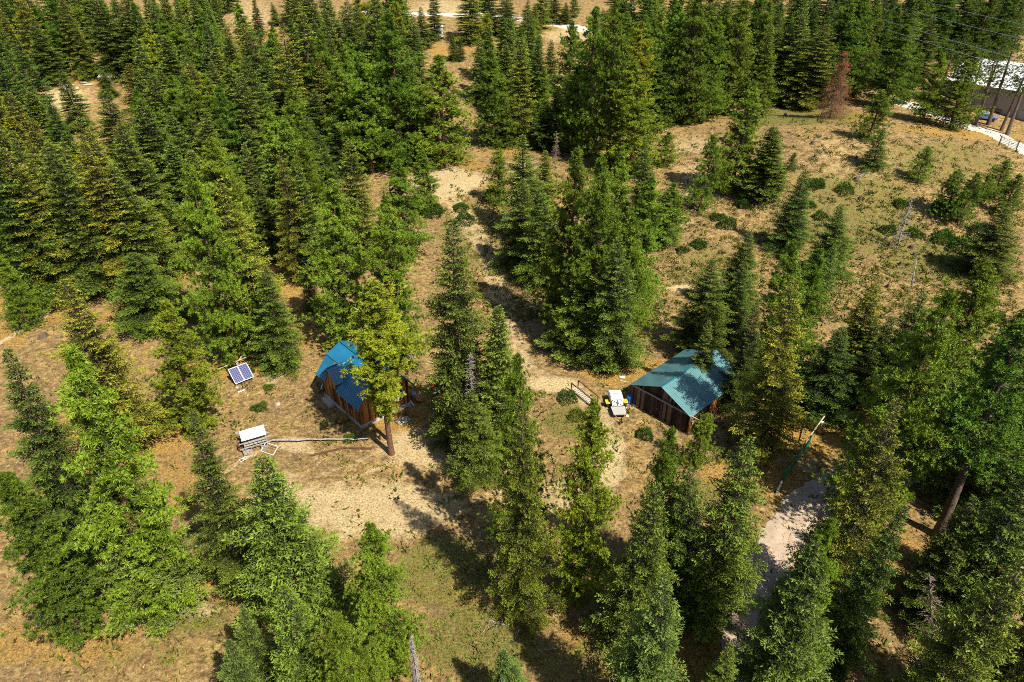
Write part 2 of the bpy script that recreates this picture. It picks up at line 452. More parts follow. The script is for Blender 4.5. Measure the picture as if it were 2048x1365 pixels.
# ---- gravel roads: strips laid 5 cm over the ground with ragged edges
def gravel(name, c1, c2, c3):
    m = bpy.data.materials.new(name); m.use_nodes = True
    n = m.node_tree.nodes; l = m.node_tree.links; b = n['Principled BSDF']; b.inputs['Roughness'].default_value = .95
    b.inputs['Specular IOR Level'].default_value = .1
    tc = n.new('ShaderNodeTexCoord')
    a = n.new('ShaderNodeTexNoise'); a.inputs['Scale'].default_value = .8; a.inputs['Detail'].default_value = 9; a.inputs['Roughness'].default_value = .72
    l.new(tc.outputs['Object'], a.inputs['Vector'])
    r = n.new('ShaderNodeValToRGB'); e = r.color_ramp.elements; e[0].position = .3; e[1].position = .72
    e[0].color = (*c1, 1); e[1].color = (*c3, 1); k = e.new(.5); k.color = (*c2, 1)
    l.new(a.outputs[0], r.inputs[0])
    at_ = n.new('ShaderNodeAttribute'); at_.attribute_name = 'across'
    w = n.new('ShaderNodeValToRGB'); ee = w.color_ramp.elements; ee[0].position = .30; ee[0].color = (.80, .76, .72, 1); ee[1].position = .5; ee[1].color = (1.12, 1.1, 1.08, 1)
    ws = ee.new(.0); ws.color = (1.05, 1, .95, 1)
    l.new(at_.outputs['Fac'], w.inputs[0])
    x = n.new('ShaderNodeMix'); x.data_type = 'RGBA'; x.blend_type = 'MULTIPLY'; x.inputs[0].default_value = .8
    l.new(r.outputs[0], x.inputs[6]); l.new(w.outputs[0], x.inputs[7]); l.new(x.outputs[2], b.inputs['Base Color'])
    bu = n.new('ShaderNodeBump'); bu.inputs['Strength'].default_value = .6; bu.inputs['Distance'].default_value = .08
    l.new(a.outputs[0], bu.inputs['Height']); l.new(bu.outputs[0], b.inputs['Normal'])
    return m
M['gravel'] = gravel('pale dirt road', (0.274, 0.213, 0.160), (0.380, 0.304, 0.228), (0.471, 0.388, 0.304))
M['gravel_far'] = gravel('pale gravel road', (0.365, 0.334, 0.289), (0.456, 0.426, 0.380), (0.547, 0.509, 0.456))
def road(name, pts, width, m, seed=1):
    P = [at(*p) if len(p) == 2 else Vector((p[0], p[1], 0)) for p in pts]
    # dense catmull-rom
    L = []
    for i in range(len(P) - 1):
        p0 = P[max(i-1, 0)]; p1 = P[i]; p2 = P[i+1]; p3 = P[min(i+2, len(P)-1)]
        nseg = max(2, int((p2 - p1).length / .45))
        for k in range(nseg):
            t = k / nseg
            L.append(.5 * ((2*p1) + (p2-p0)*t + (2*p0-5*p1+4*p2-p3)*t*t + (-p0+3*p1-3*p2+p3)*t**3))
    L.append(P[-1]); L = np.array([(p.x, p.y) for p in L])
    d = np.gradient(L, axis=0); d /= np.linalg.norm(d, axis=1)[:, None]
    nrm = np.stack([-d[:, 1], d[:, 0]], 1)
    K = 13; s = np.linspace(-1, 1, K)
    s_ = np.arange(len(L))
    wl_ = width / 2 * (1 + .30 * (fbm(s_ * .09, s_ * 0 + seed, 5) - .5) * 2 + .20 * (fbm(s_ * .8, s_ * 0 + seed, 8) - .5) * 2)
    wr_ = width / 2 * (1 + .30 * (fbm(s_ * .09, s_ * 0 + seed + 9, 5) - .5) * 2 + .20 * (fbm(s_ * .8, s_ * 0 + seed + 9, 8) - .5) * 2)
    VV = []; ac = []
    for j in range(K):
        w_ = np.where(s[j] < 0, wl_, wr_)
        q = L + nrm * (s[j] * w_)[:, None]
        nr = ((q[:, 1] > 15) & (q[:, 1] < 180) & (np.abs(q[:, 0] - 10) < 100)).astype(float)
        z = H(q[:, 0], q[:, 1]) + nr * (.16 * (fbm(q[:, 0] * .5, q[:, 1] * .5, 3) - .5) + .10 * (fbm(q[:, 0] * 1.6, q[:, 1] * 1.6, 9, 2) - .5))
        z = z + (.05 if 0 < j < K-1 else -.10)
        VV.append(np.stack([q[:, 0], q[:, 1], z], 1)); ac.append(np.full(len(L), abs(abs(s[j]) - .45)))
    VV = np.stack(VV, 1).reshape(-1, 3); ac = np.stack(ac, 1).ravel()
    n_ = len(L); ii = np.arange(n_ * K).reshape(n_, K)
    q = np.stack([ii[:-1, :-1], ii[:-1, 1:], ii[1:, 1:], ii[1:, :-1]], -1).reshape(-1, 4)[:, ::-1]
    o = bpy.data.objects.new(name, mesh_np(name, VV, q, m, {'across': ac}, True)); COL.objects.link(o); o['kind'] = 'structure'
    return o
road('dirt_road', [(2240, 905), (2060, 925), (1950, 925), (1840, 930), (1730, 955), (1650, 1005), (1592, 1090), (1555, 1180), (1515, 1290), (1475, 1420), (1430, 1600)], 5.8, M['gravel'], 3)
road('gravel_road', [(2300, 420), (2150, 345), (2048, 300), (1985, 268), (1920, 250), (1850, 222), (1780, 200)], 7.5, M['gravel_far'], 5)
road('country_road', [(700, 24), (830, 28), (900, 30), (1000, 34), (1080, 45), (1130, 53), (1170, 60), (1260, 82), (1350, 95)], 5.5, M['gravel_far'], 7)
# ---------------------------------------------------------------- tree kinds
rng = np.random.default_rng(7)
def unit(v): return v / np.maximum(np.linalg.norm(v, axis=-1, keepdims=True), 1e-9)

def blades(c, d, ln, wd):
    """one thin leaf blade (a triangle) from c along d, each with its own roll"""
    n = len(c)
    r = unit(np.cross(d, unit(rng.normal(size=(n, 3)))))
    hw = (wd / 2)[:, None] if np.ndim(wd) else wd / 2
    tip = c + d * (ln[:, None] if np.ndim(ln) else ln)
    mid = c + d * (ln[:, None] if np.ndim(ln) else ln) * .35
    V = np.stack([c, mid - r * hw, tip, mid + r * hw], 1).reshape(-1, 3)
    i = np.arange(n)[:, None] * 4
    T = np.concatenate([i + [0, 1, 2], i + [0, 2, 3]], 1).reshape(-1, 3)
    return V, T

def tubes(a, b, ra, rb, n=3):
    """straight tapered sticks"""
    d = unit(b - a); ref = np.where(np.abs(d[:, 2:3]) < .9, np.array([[0, 0, 1.]]), np.array([[1., 0, 0]]))
    u = unit(np.cross(d, ref)); w = np.cross(d, u)
    V = []
    for p, r in ((a, ra), (b, rb)):
        for k in range(n):
            t = 2 * math.pi * k / n
            V.append(p + (u * math.cos(t) + w * math.sin(t)) * r[:, None])
    V = np.stack(V, 1).reshape(-1, 3)
    T = []
    for k in range(n):
        k2 = (k + 1) % n
        T += [[k, k2, n + k2], [k, n + k2, n + k]]
    T = (np.arange(len(a))[:, None, None] * 2 * n + np.array(T)[None]).reshape(-1, 3)
    return V, T

def join(parts):
    V = []; T = []; o = 0
    for v, t in parts:
        V.append(v); T.append(t + o); o += len(v)
    return np.concatenate(V), np.concatenate(T)

def trunk_geo(Ht, r0, bend=.25, n=10, seg=14, top=.96):
    z = np.linspace(-.6, Ht * top, seg)
    r = r0 * (1 - np.clip(z, 0, None) / Ht) ** .85 + .012
    r[0] *= 1.35; r[1] *= 1.1
    ph = rng.uniform(0, 6.28)
    cx = bend * np.sin(z / Ht * 3.1 + ph) - bend * math.sin(ph); cy = bend * np.cos(z / Ht * 2.3 + ph) - bend * math.cos(ph)
    V = np.stack([np.stack([cx + r * math.cos(2*math.pi*k/n), cy + r * math.sin(2*math.pi*k/n), z], 1) for k in range(n)], 1).reshape(-1, 3)
    i = np.arange(seg * n).reshape(seg, n); j = np.roll(i, -1, 1)
    q = np.stack([i[:-1], j[:-1], j[1:], i[1:]], -1).reshape(-1, 4)
    T = np.concatenate([q[:, [0, 1, 2]], q[:, [0, 2, 3]]])
    f = lambda zz: np.stack([np.interp(zz, z, cx), np.interp(zz, z, cy), zz], -1)
    return V, T, f

def make_pine(Ht, R, cb, ntuft, seed, r0=None, gap=.12, spread=1.0, wide=.10, foot=.45):
    """long needles in rounded clumps at the ends of upswept limbs"""
    global rng
    rng = np.random.default_rng(seed)
    r0 = r0 or Ht * .016
    tv, tt, ax = trunk_geo(Ht, r0)
    nb = int(Ht * (1 - cb) * 7.5 * spread)
    z = cb * Ht + (Ht - cb * Ht) * (np.arange(nb) / nb) ** .93
    z = z + rng.normal(0, .12, nb)
    z = np.clip(z, cb * Ht * .9, Ht * .985)
    t = np.clip((z - cb * Ht) / (Ht - cb * Ht), 0, 1)
    prof = np.clip(t / wide, foot, 1) ** (.6 if wide < .3 else 1.15) * (1 - t ** 1.5) ** .78 * (1.0) + .045
    L = R * prof * rng.uniform(.62, 1.18, nb)
    # irregular outline: whole sectors a little longer or shorter
    az = np.arange(nb) * 2.399963 + rng.normal(0, .35, nb)
    L = L * (1 + .16 * np.sin(az * 2 + z * .9 + seed) + .12 * np.sin(az * 3 - z * 1.7))
    keep = rng.uniform(size=nb) > gap
    z, t, L, az = z[keep], t[keep], L[keep], az[keep]; nb = len(z)
    el = np.radians(-14 + 62 * t ** 1.1) + rng.normal(0, .12, nb)
    D = np.stack([np.cos(az) * np.cos(el), np.sin(az) * np.cos(el), np.sin(el)], 1)
    O = ax(z)
    parts = [(tv, tt)]
    E = O + D * L[:, None] * .92
    parts.append(tubes(O, E, np.full(nb, .018) + L * .012, np.full(nb, .008)))
    # clumps
    k = np.maximum(1, np.round(ntuft * L / L.sum())).astype(int)
    bi = np.repeat(np.arange(nb), k)
    n = len(bi)
    s = rng.uniform(.0, 1, n) ** .62
    s = .22 + .78 * s
    lat = rng.normal(size=(n, 3)) * (L[bi] * .17 * (.35 + s * .75) + .05)[:, None]
    lat[:, 2] *= .45
    curve = np.zeros((n, 3)); curve[:, 2] = .12 * L[bi] * s ** 2
    C = O[bi] + D[bi] * (L[bi] * s)[:, None] + lat + curve
    up = np.array([[0, 0, 1.]])
    out = unit(D[bi] * 1.0 + lat * .5 + up * .75)
    m = 27
    ci = np.repeat(np.arange(n), m)
    dd = unit(out[ci] * .45 + unit(rng.normal(size=(n * m, 3))) * .95)
    sz = rng.uniform(.22, .35, n)[ci] * rng.uniform(.8, 1.15, n * m) * (1.0 if Ht > 9 else .62)
    bv, bt = blades(C[ci] + dd * .02, dd, sz, sz * .19)
    nrm = None
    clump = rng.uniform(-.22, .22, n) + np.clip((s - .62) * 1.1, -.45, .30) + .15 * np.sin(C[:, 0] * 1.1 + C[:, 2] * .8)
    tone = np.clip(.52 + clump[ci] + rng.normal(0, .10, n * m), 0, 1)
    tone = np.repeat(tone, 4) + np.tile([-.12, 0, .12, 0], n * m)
    V, T = join(parts)
    return V, T, bv, bt, np.clip(tone, 0, 1), nrm

def make_fir(Ht, R, cb, seed, dens=1.0, droop=.22, narrow=1.0, gap=.06, r0=None, ragged=.2):
    """flat sprays of short needles on layered limbs"""
    global rng
    rng = np.random.default_rng(seed)
    r0 = r0 or Ht * .014
    tv, tt, ax = trunk_geo(Ht, r0, bend=.15)
    nb = int(Ht * (1 - cb) * 15 * dens)
    z = cb * Ht + (Ht - cb * Ht) * (np.arange(nb) / nb) ** .95
    z = np.clip(z + rng.normal(0, .07, nb), .2, Ht * .99)
    t = np.clip((z - cb * Ht) / (Ht - cb * Ht), 0, 1)
    prof = np.clip(t / .10, .5, 1) ** .5 * (1 - t) ** narrow * 1.0 + .03
    az = np.arange(nb) * 2.399963 + rng.normal(0, .3, nb)
    L = R * prof * rng.uniform(.58, 1.16, nb) * (1 + ragged * np.sin(az * 2 + z * .6 + seed) * .6 + ragged * np.sin(az * 3 - z * 2.1) * .6)
    keep = rng.uniform(size=nb) > gap
    z, t, L, az = z[keep], t[keep], L[keep], az[keep]; nb = len(z)
    el = np.radians(-12 + 45 * t ** 1.4) + rng.normal(0, .09, nb)
    O = ax(z)
    hd = np.stack([np.cos(az), np.sin(az), np.zeros(nb)], 1); sd = np.stack([-np.sin(az), np.cos(az), np.zeros(nb)], 1)
    up = np.array([0, 0, 1.])
    def pt(i, s):
        Ls = L[i] * s
        zz = np.tan(el[i]) * Ls - droop * L[i] * s ** 1.7 * (1 - .75 * s) * 2.0
        return O[i] + hd[i] * (Ls * np.cos(el[i]))[:, None] + up * zz[:, None]
    ai = np.arange(nb)
    parts = [(tv, tt), tubes(O, pt(ai, np.full(nb, .5)), .012 + L * .011, .006 + L * .006), tubes(pt(ai, np.full(nb, .5)), pt(ai, np.full(nb, .93)), .006 + L * .006, np.full(nb, .005))]
    # twigs
    k = np.maximum(4, (L / .085)).astype(int)
    bi = np.repeat(ai, k); n = len(bi)
    st = np.concatenate([np.arange(q) for q in k]); 
    s = .12 + .9 * (st + rng.uniform(0, 1, n)) / k[bi]
    side = np.where(st % 2 == 0, 1., -1.)
    C = pt(bi, np.clip(s, 0, 1.02))
    tl = (L[bi] * .40 * (1.08 - s) ** .7 * np.clip(s / .25, .3, 1) + .10) * rng.uniform(.7, 1.2, n)
    td = unit(hd[bi] * .85 + sd[bi] * side[:, None] * rng.uniform(.55, 1.05, n)[:, None] + up * rng.normal(.04, .16, n)[:, None])
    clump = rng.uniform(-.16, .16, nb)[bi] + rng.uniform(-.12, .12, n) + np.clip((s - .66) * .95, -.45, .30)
    # needles-covered sprays along each twig
    j = np.maximum(3, (tl / .062)).astype(int); j = np.minimum(j, 15)
    ti = np.repeat(np.arange(n), j); nn = len(ti)
    f = np.concatenate([np.arange(q) for q in j]); u = (f + rng.uniform(0, 1, nn)) / j[ti]
    P = C[ti] + td[ti] * (tl[ti] * u)[:, None]
    P[:, 2] -= .10 * (tl[ti] * u) ** 1.5
    nd = unit(td[ti] * .8 + unit(rng.normal(size=(nn, 3))) * .75 + up * .12)
    sz = rng.uniform(.16, .30, nn) * (1.0 if Ht > 8 else .66)
    bv, bt = blades(P, nd, sz, sz * .36)
    nrm = None
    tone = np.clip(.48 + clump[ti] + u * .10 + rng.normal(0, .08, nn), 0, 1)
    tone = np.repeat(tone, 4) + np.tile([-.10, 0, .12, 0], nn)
    V, T = join(parts)
    return V, T, bv, bt, np.clip(tone, 0, 1), nrm

def variant(name, kind, bark, *a, **k):
    fn = make_pine if kind == 'pine' else make_fir
    tv, tt, bv, bt, tone, nrm = fn(*a, **k)
    tm = mesh_np('trunk', tv, tt, bark, None, True)
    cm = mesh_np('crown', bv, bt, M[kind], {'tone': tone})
    rr = np.hypot(bv[:, 0], bv[:, 1])
    return {'trunk': tm, 'crown': cm, 'H': bv[:, 2].max(), 'R': np.percentile(rr, 95), 'n': len(bt)}

KINDS = {
    'P': [variant('p', 'pine', M['bark_red'], 22, 3.8, .04, 3500, s) for s in (11, 12, 13)],
    'Q': [variant('q', 'pine', M['bark_red'], 20, 2.8, .04, 2300, s, gap=.12) for s in (21, 22)],       # slimmer
    'H': [variant('h', 'pine', M['bark_red'], 24, 3.2, .22, 2600, 31, gap=.12), variant('h2', 'pine', M['bark'], 24, 3.4, .40, 1700, 32, gap=.22)],
    'p': [variant('yp', 'pine', M['bark_red'], 8, 2.0, .05, 1300, s, spread=1.8, gap=.05) for s in (41, 42)],      # young
    'F': [variant('f', 'fir', M['bark'], 22, 3.9, .03, s, dens=.82, narrow=.74) for s in (51, 52, 53, 54, 55)],
    'G': [variant('g', 'fir', M['bark'], 20, 2.5, .02, s, dens=1.5, droop=.12, narrow=.62, ragged=.1) for s in (61, 62)],
    'W': [variant('w', 'fir', M['bark'], 23, 4.4, .06, s, dens=.75, droop=.42, gap=.15, narrow=.8, ragged=.32) for s in (71, 72)],  # open, drooping
    'f': [variant('yf', 'fir', M['bark'], 7, 1.9, .03, s, dens=2.6, narrow=.8, ragged=.12) for s in (81, 82)],
}
KINDS['R'] = KINDS['H'][1:]; KINDS['H'] = KINDS['H'][:1]
KINDS['K'] = [variant('k', 'pine', M['bark_red'], 24, 3.2, .20, 2900, 35, gap=.15, wide=.50, foot=.10, r0=.24)]
KINDS['S'] = [variant('s', 'pine', M['bark'], 24, 3.2, .38, 420, 36, gap=.35)]


TINT = {'b': (.92, 1.0, .9), 'd': (.60, .74, .70), 'y': (1.28, 1.12, .85), 'c': (.88, 1.0, 1.25), 'g': (.82, .95, .85)}
TINTWORD = {'b': 'bright green', 'd': 'dark green', 'y': 'yellowish green', 'c': 'bluish green', 'g': 'green'}
KW = {'P': ('pine_tree', 'bushy pine'), 'Q': ('pine_tree', 'slender pine'), 'H': ('pine_tree', 'pine with bare lower trunk'), 'R': ('pine_tree', 'pine with long bare trunk'),
      'p': ('pine_tree', 'young pine'), 'F': ('fir_tree', 'layered fir'), 'G': ('spruce_tree', 'narrow dense spruce'), 'W': ('fir_tree', 'open drooping fir'), 'f': ('fir_tree', 'young fir'), 'K': ('pine_tree', 'pine with bare lower trunk'), 'S': ('pine_tree', 'thin open pine with bare trunk')}  # G: narrow grand firs and larches, built as firs but named apart
# kind, tint, x and y of the top, y of the foot, crown width (all as the photograph shows them)
TREES = '''
F d 70 40 165 64; F y 30 -30 150 56; F y 120 -25 155 52; F d 178 -28 160 66; F g 236 -20 168 72; F y 150 40 158 34; W y 5 20 150 50; F c 296 66 205 52
F g 297 -8 190 62; F c 346 -8 185 46; F c 372 55 200 38; F c 366 98 232 48; F c 338 112 220 42; F g 311 130 232 46; G g 262 5 180 50; G b 322 -25 170 46; G b 388 -18 170 46
G g 412 18 190 44; G b 432 62 215 48; f g 162 123 162 24; F b 124 140 262 54; F d 205 142 195 34; F b 200 176 345 88; F y 262 126 275 72; F b 303 147 340 100; F d 281 198 415 118
F y 378 128 350 126; F g 450 120 350 106; Q b 432 272 500 78; P b 370 322 725 128; F y 442 356 690 124; F d 290 325 500 80
P d 0 128 310 84; F y 14 182 440 104; G b 58 184 340 64; F d 88 190 360 60; F y 22 292 590 120; F b 98 300 588 124; F y 166 288 578 132; F b 228 330 566 140; F y 284 392 545 96
F g -40 250 600 120; F y 46 236 480 100; F y 152 234 490 112; F b 232 246 500 112; P b -8 500 655 66; F b 180 380 575 110; F y 60 400 592 110
F g 345 230 430 90; F g 400 215 430 86; F g 330 400 520 70; F g 500 250 420 70
F g 270 506 645 140; Q y 314 603 860 112; F y 132 562 890 150; Q b 98 688 1235 168; F c 192 868 1212 165; F d -8 702 1105 140; Q d -14 935 1265 150; F b 376 830 1178 116
F b 516 898 1222 205; F b 562 1168 1450 150; F c 467 1212 1395 86; F c 446 1286 1450 96; P b 735 1057 1332 132; P b 673 1214 1490 150; F c 1023 1294 1425 90
W y 1062 775 1228 122; P b 1045 706 1120 116; P y 1188 798 1192 128; F g 900 437 884 142; G g 973 610 905 92; F b 950 780 945 116
p b 992 294 412 54; F g 1053 270 475 96; F y 1090 300 430 62; F g 1040 358 535 92; F g 1087 372 562 104
P b 1150 294 660 120; P b 1198 310 700 124; P b 1226 303 620 100; P b 1290 348 640 104; F b 1240 470 732 120; F g 1162 505 706 112; F g 1330 380 486 74; P g 1265 420 700 100; Q b 1190 520 700 80
P b 879 108 332 116; P b 990 95 292 84; F y 1042 74 290 76; P b 1152 128 305 86; P b 1195 10 312 94; P b 1241 -8 335 92; P b 1142 38 240 70; P y 1285 122 350 110; p g 1062 212 267 38
F d 1075 70 205 54; F g 1100 78 190 42; G b 1016 60 215 46; G g 980 52 200 42; F g 957 70 205 46; f d 906 66 122 26; f d 919 78 122 24; F y 940 -34 84 62; F d 980 -40 70 40; F g 1012 -22 72 52
F g 1053 -2 72 32; P g 1082 -14 60 46; F g 1131 4 48 26; F c 841 14 95 42; F g 824 28 205 62; F d 864 -26 80 36; F d 800 -30 120 60; p g 1150 -10 35 26; F y 1110 -30 45 40
Q b 480 4 114 46; F d 506 -8 72 28; F g 546 4 52 22; P d 578 -30 46 50; P g 605 -30 60 44; W y 606 28 290 130; W y 569 48 305 100; F g 655 -18 190 80; F d 690 -10 200 60; F y 753 -14 255 84; P g 776 20 335 120
P b 718 103 345 112; P b 678 126 322 92; F g 815 92 310 80; P g 640 60 300 70; F g 497 110 355 104; Q b 575 172 440 84; Q b 543 208 460 76; P b 598 288 530 92; W y 560 300 560 84; F c 489 288 455 62
F y 694 282 530 112; P b 645 358 696 132; P b 757 388 742 122; P g 799 318 520 92; F d 608 416 565 54; K y 740 556 908 106; F b 520 530 738 92; F g 590 330 560 70
P g 1350 6 240 78; P g 1405 -14 248 90; P b 1438 28 245 72; P b 1484 -8 228 82; P b 1460 16 230 60; P b 1533 0 205 62; F g 1546 44 214 54; F g 1610 12 212 88; F y 1646 48 218 88; F d 1580 44 208 62
F g 1677 92 208 52; P y 1290 40 255 76; P g 1316 130 262 70; p b 1336 262 330 50; p b 1421 262 422 58; P b 1501 158 388 92; G g 1549 252 396 76; f g 1520 322 394 34; Q g 1541 88 235 46; p b 1590 305 342 20
F g 1296 280 460 62; P b 1345 362 478 66; F d 1608 342 500 80; F b 1493 460 622 82; F g 1428 524 704 108; F g 1486 520 684 76; P g 1604 478 790 112; W y 1606 560 905 132; P b 1642 490 745 92; f c 1666 488 580 46
F g 1689 410 552 80; F d 1512 600 822 74; F d 1752 640 800 100
P g 1695 -10 205 90; P g 1722 -20 200 90; P g 1758 -8 195 64; P b 1814 46 216 76; P g 1842 86 208 42; P b 1888 104 246 58; P b 1954 98 258 80; p b 1761 176 280 62; f b 1768 256 338 48; p b 1856 292 364 46
p b 1926 337 432 62; p b 1952 341 446 52; p g 1980 345 402 34; p b 2020 320 398 54; p g 2042 348 432 52; F b 2012 414 548 96
F y 1758 566 782 112; F d 1778 628 795 76; F d 1690 650 832 104; P b 1885 576 1040 172; P b 1986 526 905 156; R d 2075 650 1072 170; P d 2042 612 850 104; F d 1849 584 800 92; W y 1812 790 1225 160
P b 1682 1048 1410 112; F c 1650 1096 1420 176; p d 1618 1082 1235 40; p d 1566 1147 1250 30; F d 2080 930 1250 150; F b 2030 1090 1500 190; F d 1990 1010 1170 90
F b 1500 874 1240 142; P b 1352 846 1180 102; F g 1304 965 1290 150; p b 1407 822 930 62; F c 1328 1165 1490 176; F b 1468 1288 1420 64; F d 1400 930 1215 110
P d 1620 -40 120 60; F d 1662 -30 130 70; F d 1790 -45 140 70; P d 1850 -50 130 80; F d 1900 -45 110 70; F g 1960 -55 105 70; F d 2010 -40 110 60; F d 2050 -45 112 60; F d 1870 30 165 60; P d 1780 20 170 50
S d 2052 40 250 60; S d 2070 80 262 50; S d 1935 60 190 44; S d 1985 70 215 50; S d 2040 90 240 50; S d 2018 60 228 50; S d 2090 70 270 60
S d 1915 70 205 56; S d 1960 80 222 56; S d 2005 95 250 56; P d 1900 -10 120 60; P d 1945 -16 120 60; P d 1990 -20 130 60; P d 2035 -20 130 60
F d 1960 1000 1240 120; F d 1790 1000 1330 110;  F g 1420 640 790 60
F g 720 560 700 60; P b 840 300 420 60; f g 612 540 620 40; F g 1372 40 200 60; F g 1560 20 180 50; F g 1500 60 200 46; F g 1230 120 300 70; F g 1110 170 290 60; F d 1090 200 300 56
F d 1010 200 290 50; F d 760 180 330 70; F d 620 180 330 80; F d 660 230 350 60; F g 850 200 320 60; F d 520 350 520 60; F d 640 260 420 60; F d 900 230 322 50
'''
LAND = [('blue roofed cabin', 735, 770), ('garage', 1350, 770), ('solar panels', 483, 745), ('white roofed lumber stand', 510, 880), ('green pipe gate', 1590, 920), ('black road gate', 2010, 290),
        ('white camper at the top', 877, 65), ('white tarp', 1015, 426), ('rusty dead fir', 1690, 170), ('tan clearing at upper left', 130, 195), ('top left corner', 0, 0), ('left photo edge', 0, 480),
        ('bottom left corner', 0, 1365), ('footbridge', 1170, 785), ('bare shadowed driveway', 870, 1000), ('pale dirt road', 1600, 1120), ('bottom right corner', 2048, 1365), ('long white roofed building', 1975, 150),
        ('tall silver snag on the hillside', 1812, 440), ('grey snag at the bottom edge', 826, 1320), ('tan field at the top', 500, 30), ('utility pole', 1725, 80), ('right photo edge', 2048, 700), ('bottom edge centre', 1150, 1365),
        ('small white roof among the pines', 1505, 155), ('sandy opening above the cabin', 900, 365), ('long log rail', 640, 884), ('top edge centre', 1230, 0), ('dense wood at the left', 300, 350), ('fallen silver log on the slope', 1735, 345)]
ORD = ['nearest', 'second nearest', 'third nearest', 'fourth nearest', 'fifth nearest', 'sixth nearest', 'seventh nearest', 'eighth nearest', 'ninth nearest', 'tenth nearest'] + [w + ' nearest' for w in 'eleventh twelfth thirteenth fourteenth fifteenth sixteenth seventeenth eighteenth nineteenth twentieth'.split()]
rt = random.Random(5)
trees = []
def add_tree(k, tint, tx, ty, by, w, extra=False):
    # the foot lies on the line from the top towards the nadir of the camera
    ny_ = 682.5 + F / math.tan(PITCH)
    bx = 1024 + (tx - 1024) * (ny_ - by) / (ny_ - ty)
    p = at(bx, by)
    # height at which the vertical through the foot reaches the top
    v = (682.5 - ty) / F
    # (y*SP + zz*CP) = v*(y*CP - zz*SP)
    zz = p.y * (v * CP - SP) / (CP + v * SP)
    top = CAMZ + zz
    hgt = max(1.2, top - p.z)
    d = pix(p.x, p.y, p.z + hgt * .45)[2]
    rad = w / 2 * d / F * 1.07
    vs = KINDS[k]; var = vs[rt.randrange(len(vs))]
    nm, desc = KW[k]
    o = bpy.data.objects.new(nm, None); COL.objects.link(o)
    o.location = (p.x, p.y, p.z - .05); sxy = rad / var['R']; sz = hgt / var['H']
    o.rotation_euler = (rt.gauss(0, .022), rt.gauss(0, .022), rt.uniform(0, 6.28)); o.scale = (sxy, sxy, sz); o.empty_display_size = .3
    c = TINT[tint]; j = rt.uniform(.78, 1.18); jr = rt.uniform(.88, 1.14)
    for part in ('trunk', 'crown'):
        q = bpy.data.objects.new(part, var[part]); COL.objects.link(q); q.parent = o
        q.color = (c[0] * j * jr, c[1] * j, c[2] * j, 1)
    trees.append((o, k, tint, hgt, rad, (tx + bx) / 2, (ty + by) / 2, desc))
    return o
for ent in TREES.replace('\n', ';').split(';'):
    e = ent.split()
    if len(e) == 6: add_tree(e[0], e[1], *map(float, e[2:]))
def add_world(k, tint, x, y, h, rad):
    a, b, _ = pix(x, y, hz(x, y) + h); c_, d_, dd = pix(x, y, hz(x, y))
    add_tree(k, tint, a, b, d_, 2 * rad * F / pix(x, y, hz(x, y) + h * .45)[2])
for a_ in (('F', 'd', 56, 26, 24, 4.5), ('P', 'g', 50, 18, 23, 4.5), ('P', 'd', 70, 50, 25, 4.5)): add_world(*a_)
for t_ in trees: assert t_[3] < 45, (t_[1:], )
# ---------------------------------------------------------------- far wood: trees that stand beyond, placed singly
FIELDS = [(440, -60, 560, 45), (825, -80, 935, 120), (1085, -80, 1190, 110), (1000, -80, 1090, -2), (60, 150, 240, 260)]
rf = random.Random(17)
have = [(t[5], t[6]) for t in trees]
def hidden_by_field(tx, ty, by, w):
    for (x0, y0, x1, y1) in FIELDS:
        if tx + w * .4 > x0 and tx - w * .4 < x1 and by > y0 and ty < y1: return True
    return False
feet = [(t[0].location.x, t[0].location.y) for t in trees]
nadd = 0
for i in range(2500):
    by = rf.uniform(-20, 175); bx = rf.uniform(-60, 2110)
    if 560 > bx > 60 and by > 150: continue
    p = at(bx, by)
    if min((p.x - a) ** 2 + (p.y - b) ** 2 for a, b in feet) < (4.6 + .012 * p.y) ** 2: continue
    if bx > 1300 and by > 165: continue
    if bx > 1860 and 90 < by: continue
    hgt = rf.uniform(11, 17); d = pix(p.x, p.y, p.z)[2]
    t2 = pix(p.x, p.y, p.z + hgt)
    w = rf.uniform(.36, .50) * hgt * F / d
    if hidden_by_field(t2[0], t2[1], by, w): continue
    k = rf.choice('FFFGPPQW'); tn = rf.choice('gdgbyc' if bx < 1300 else 'ddgdgg')
    add_tree(k, tn, t2[0], t2[1], by, w, True)
    feet.append((p.x, p.y)); nadd += 1
    if nadd > 150: break
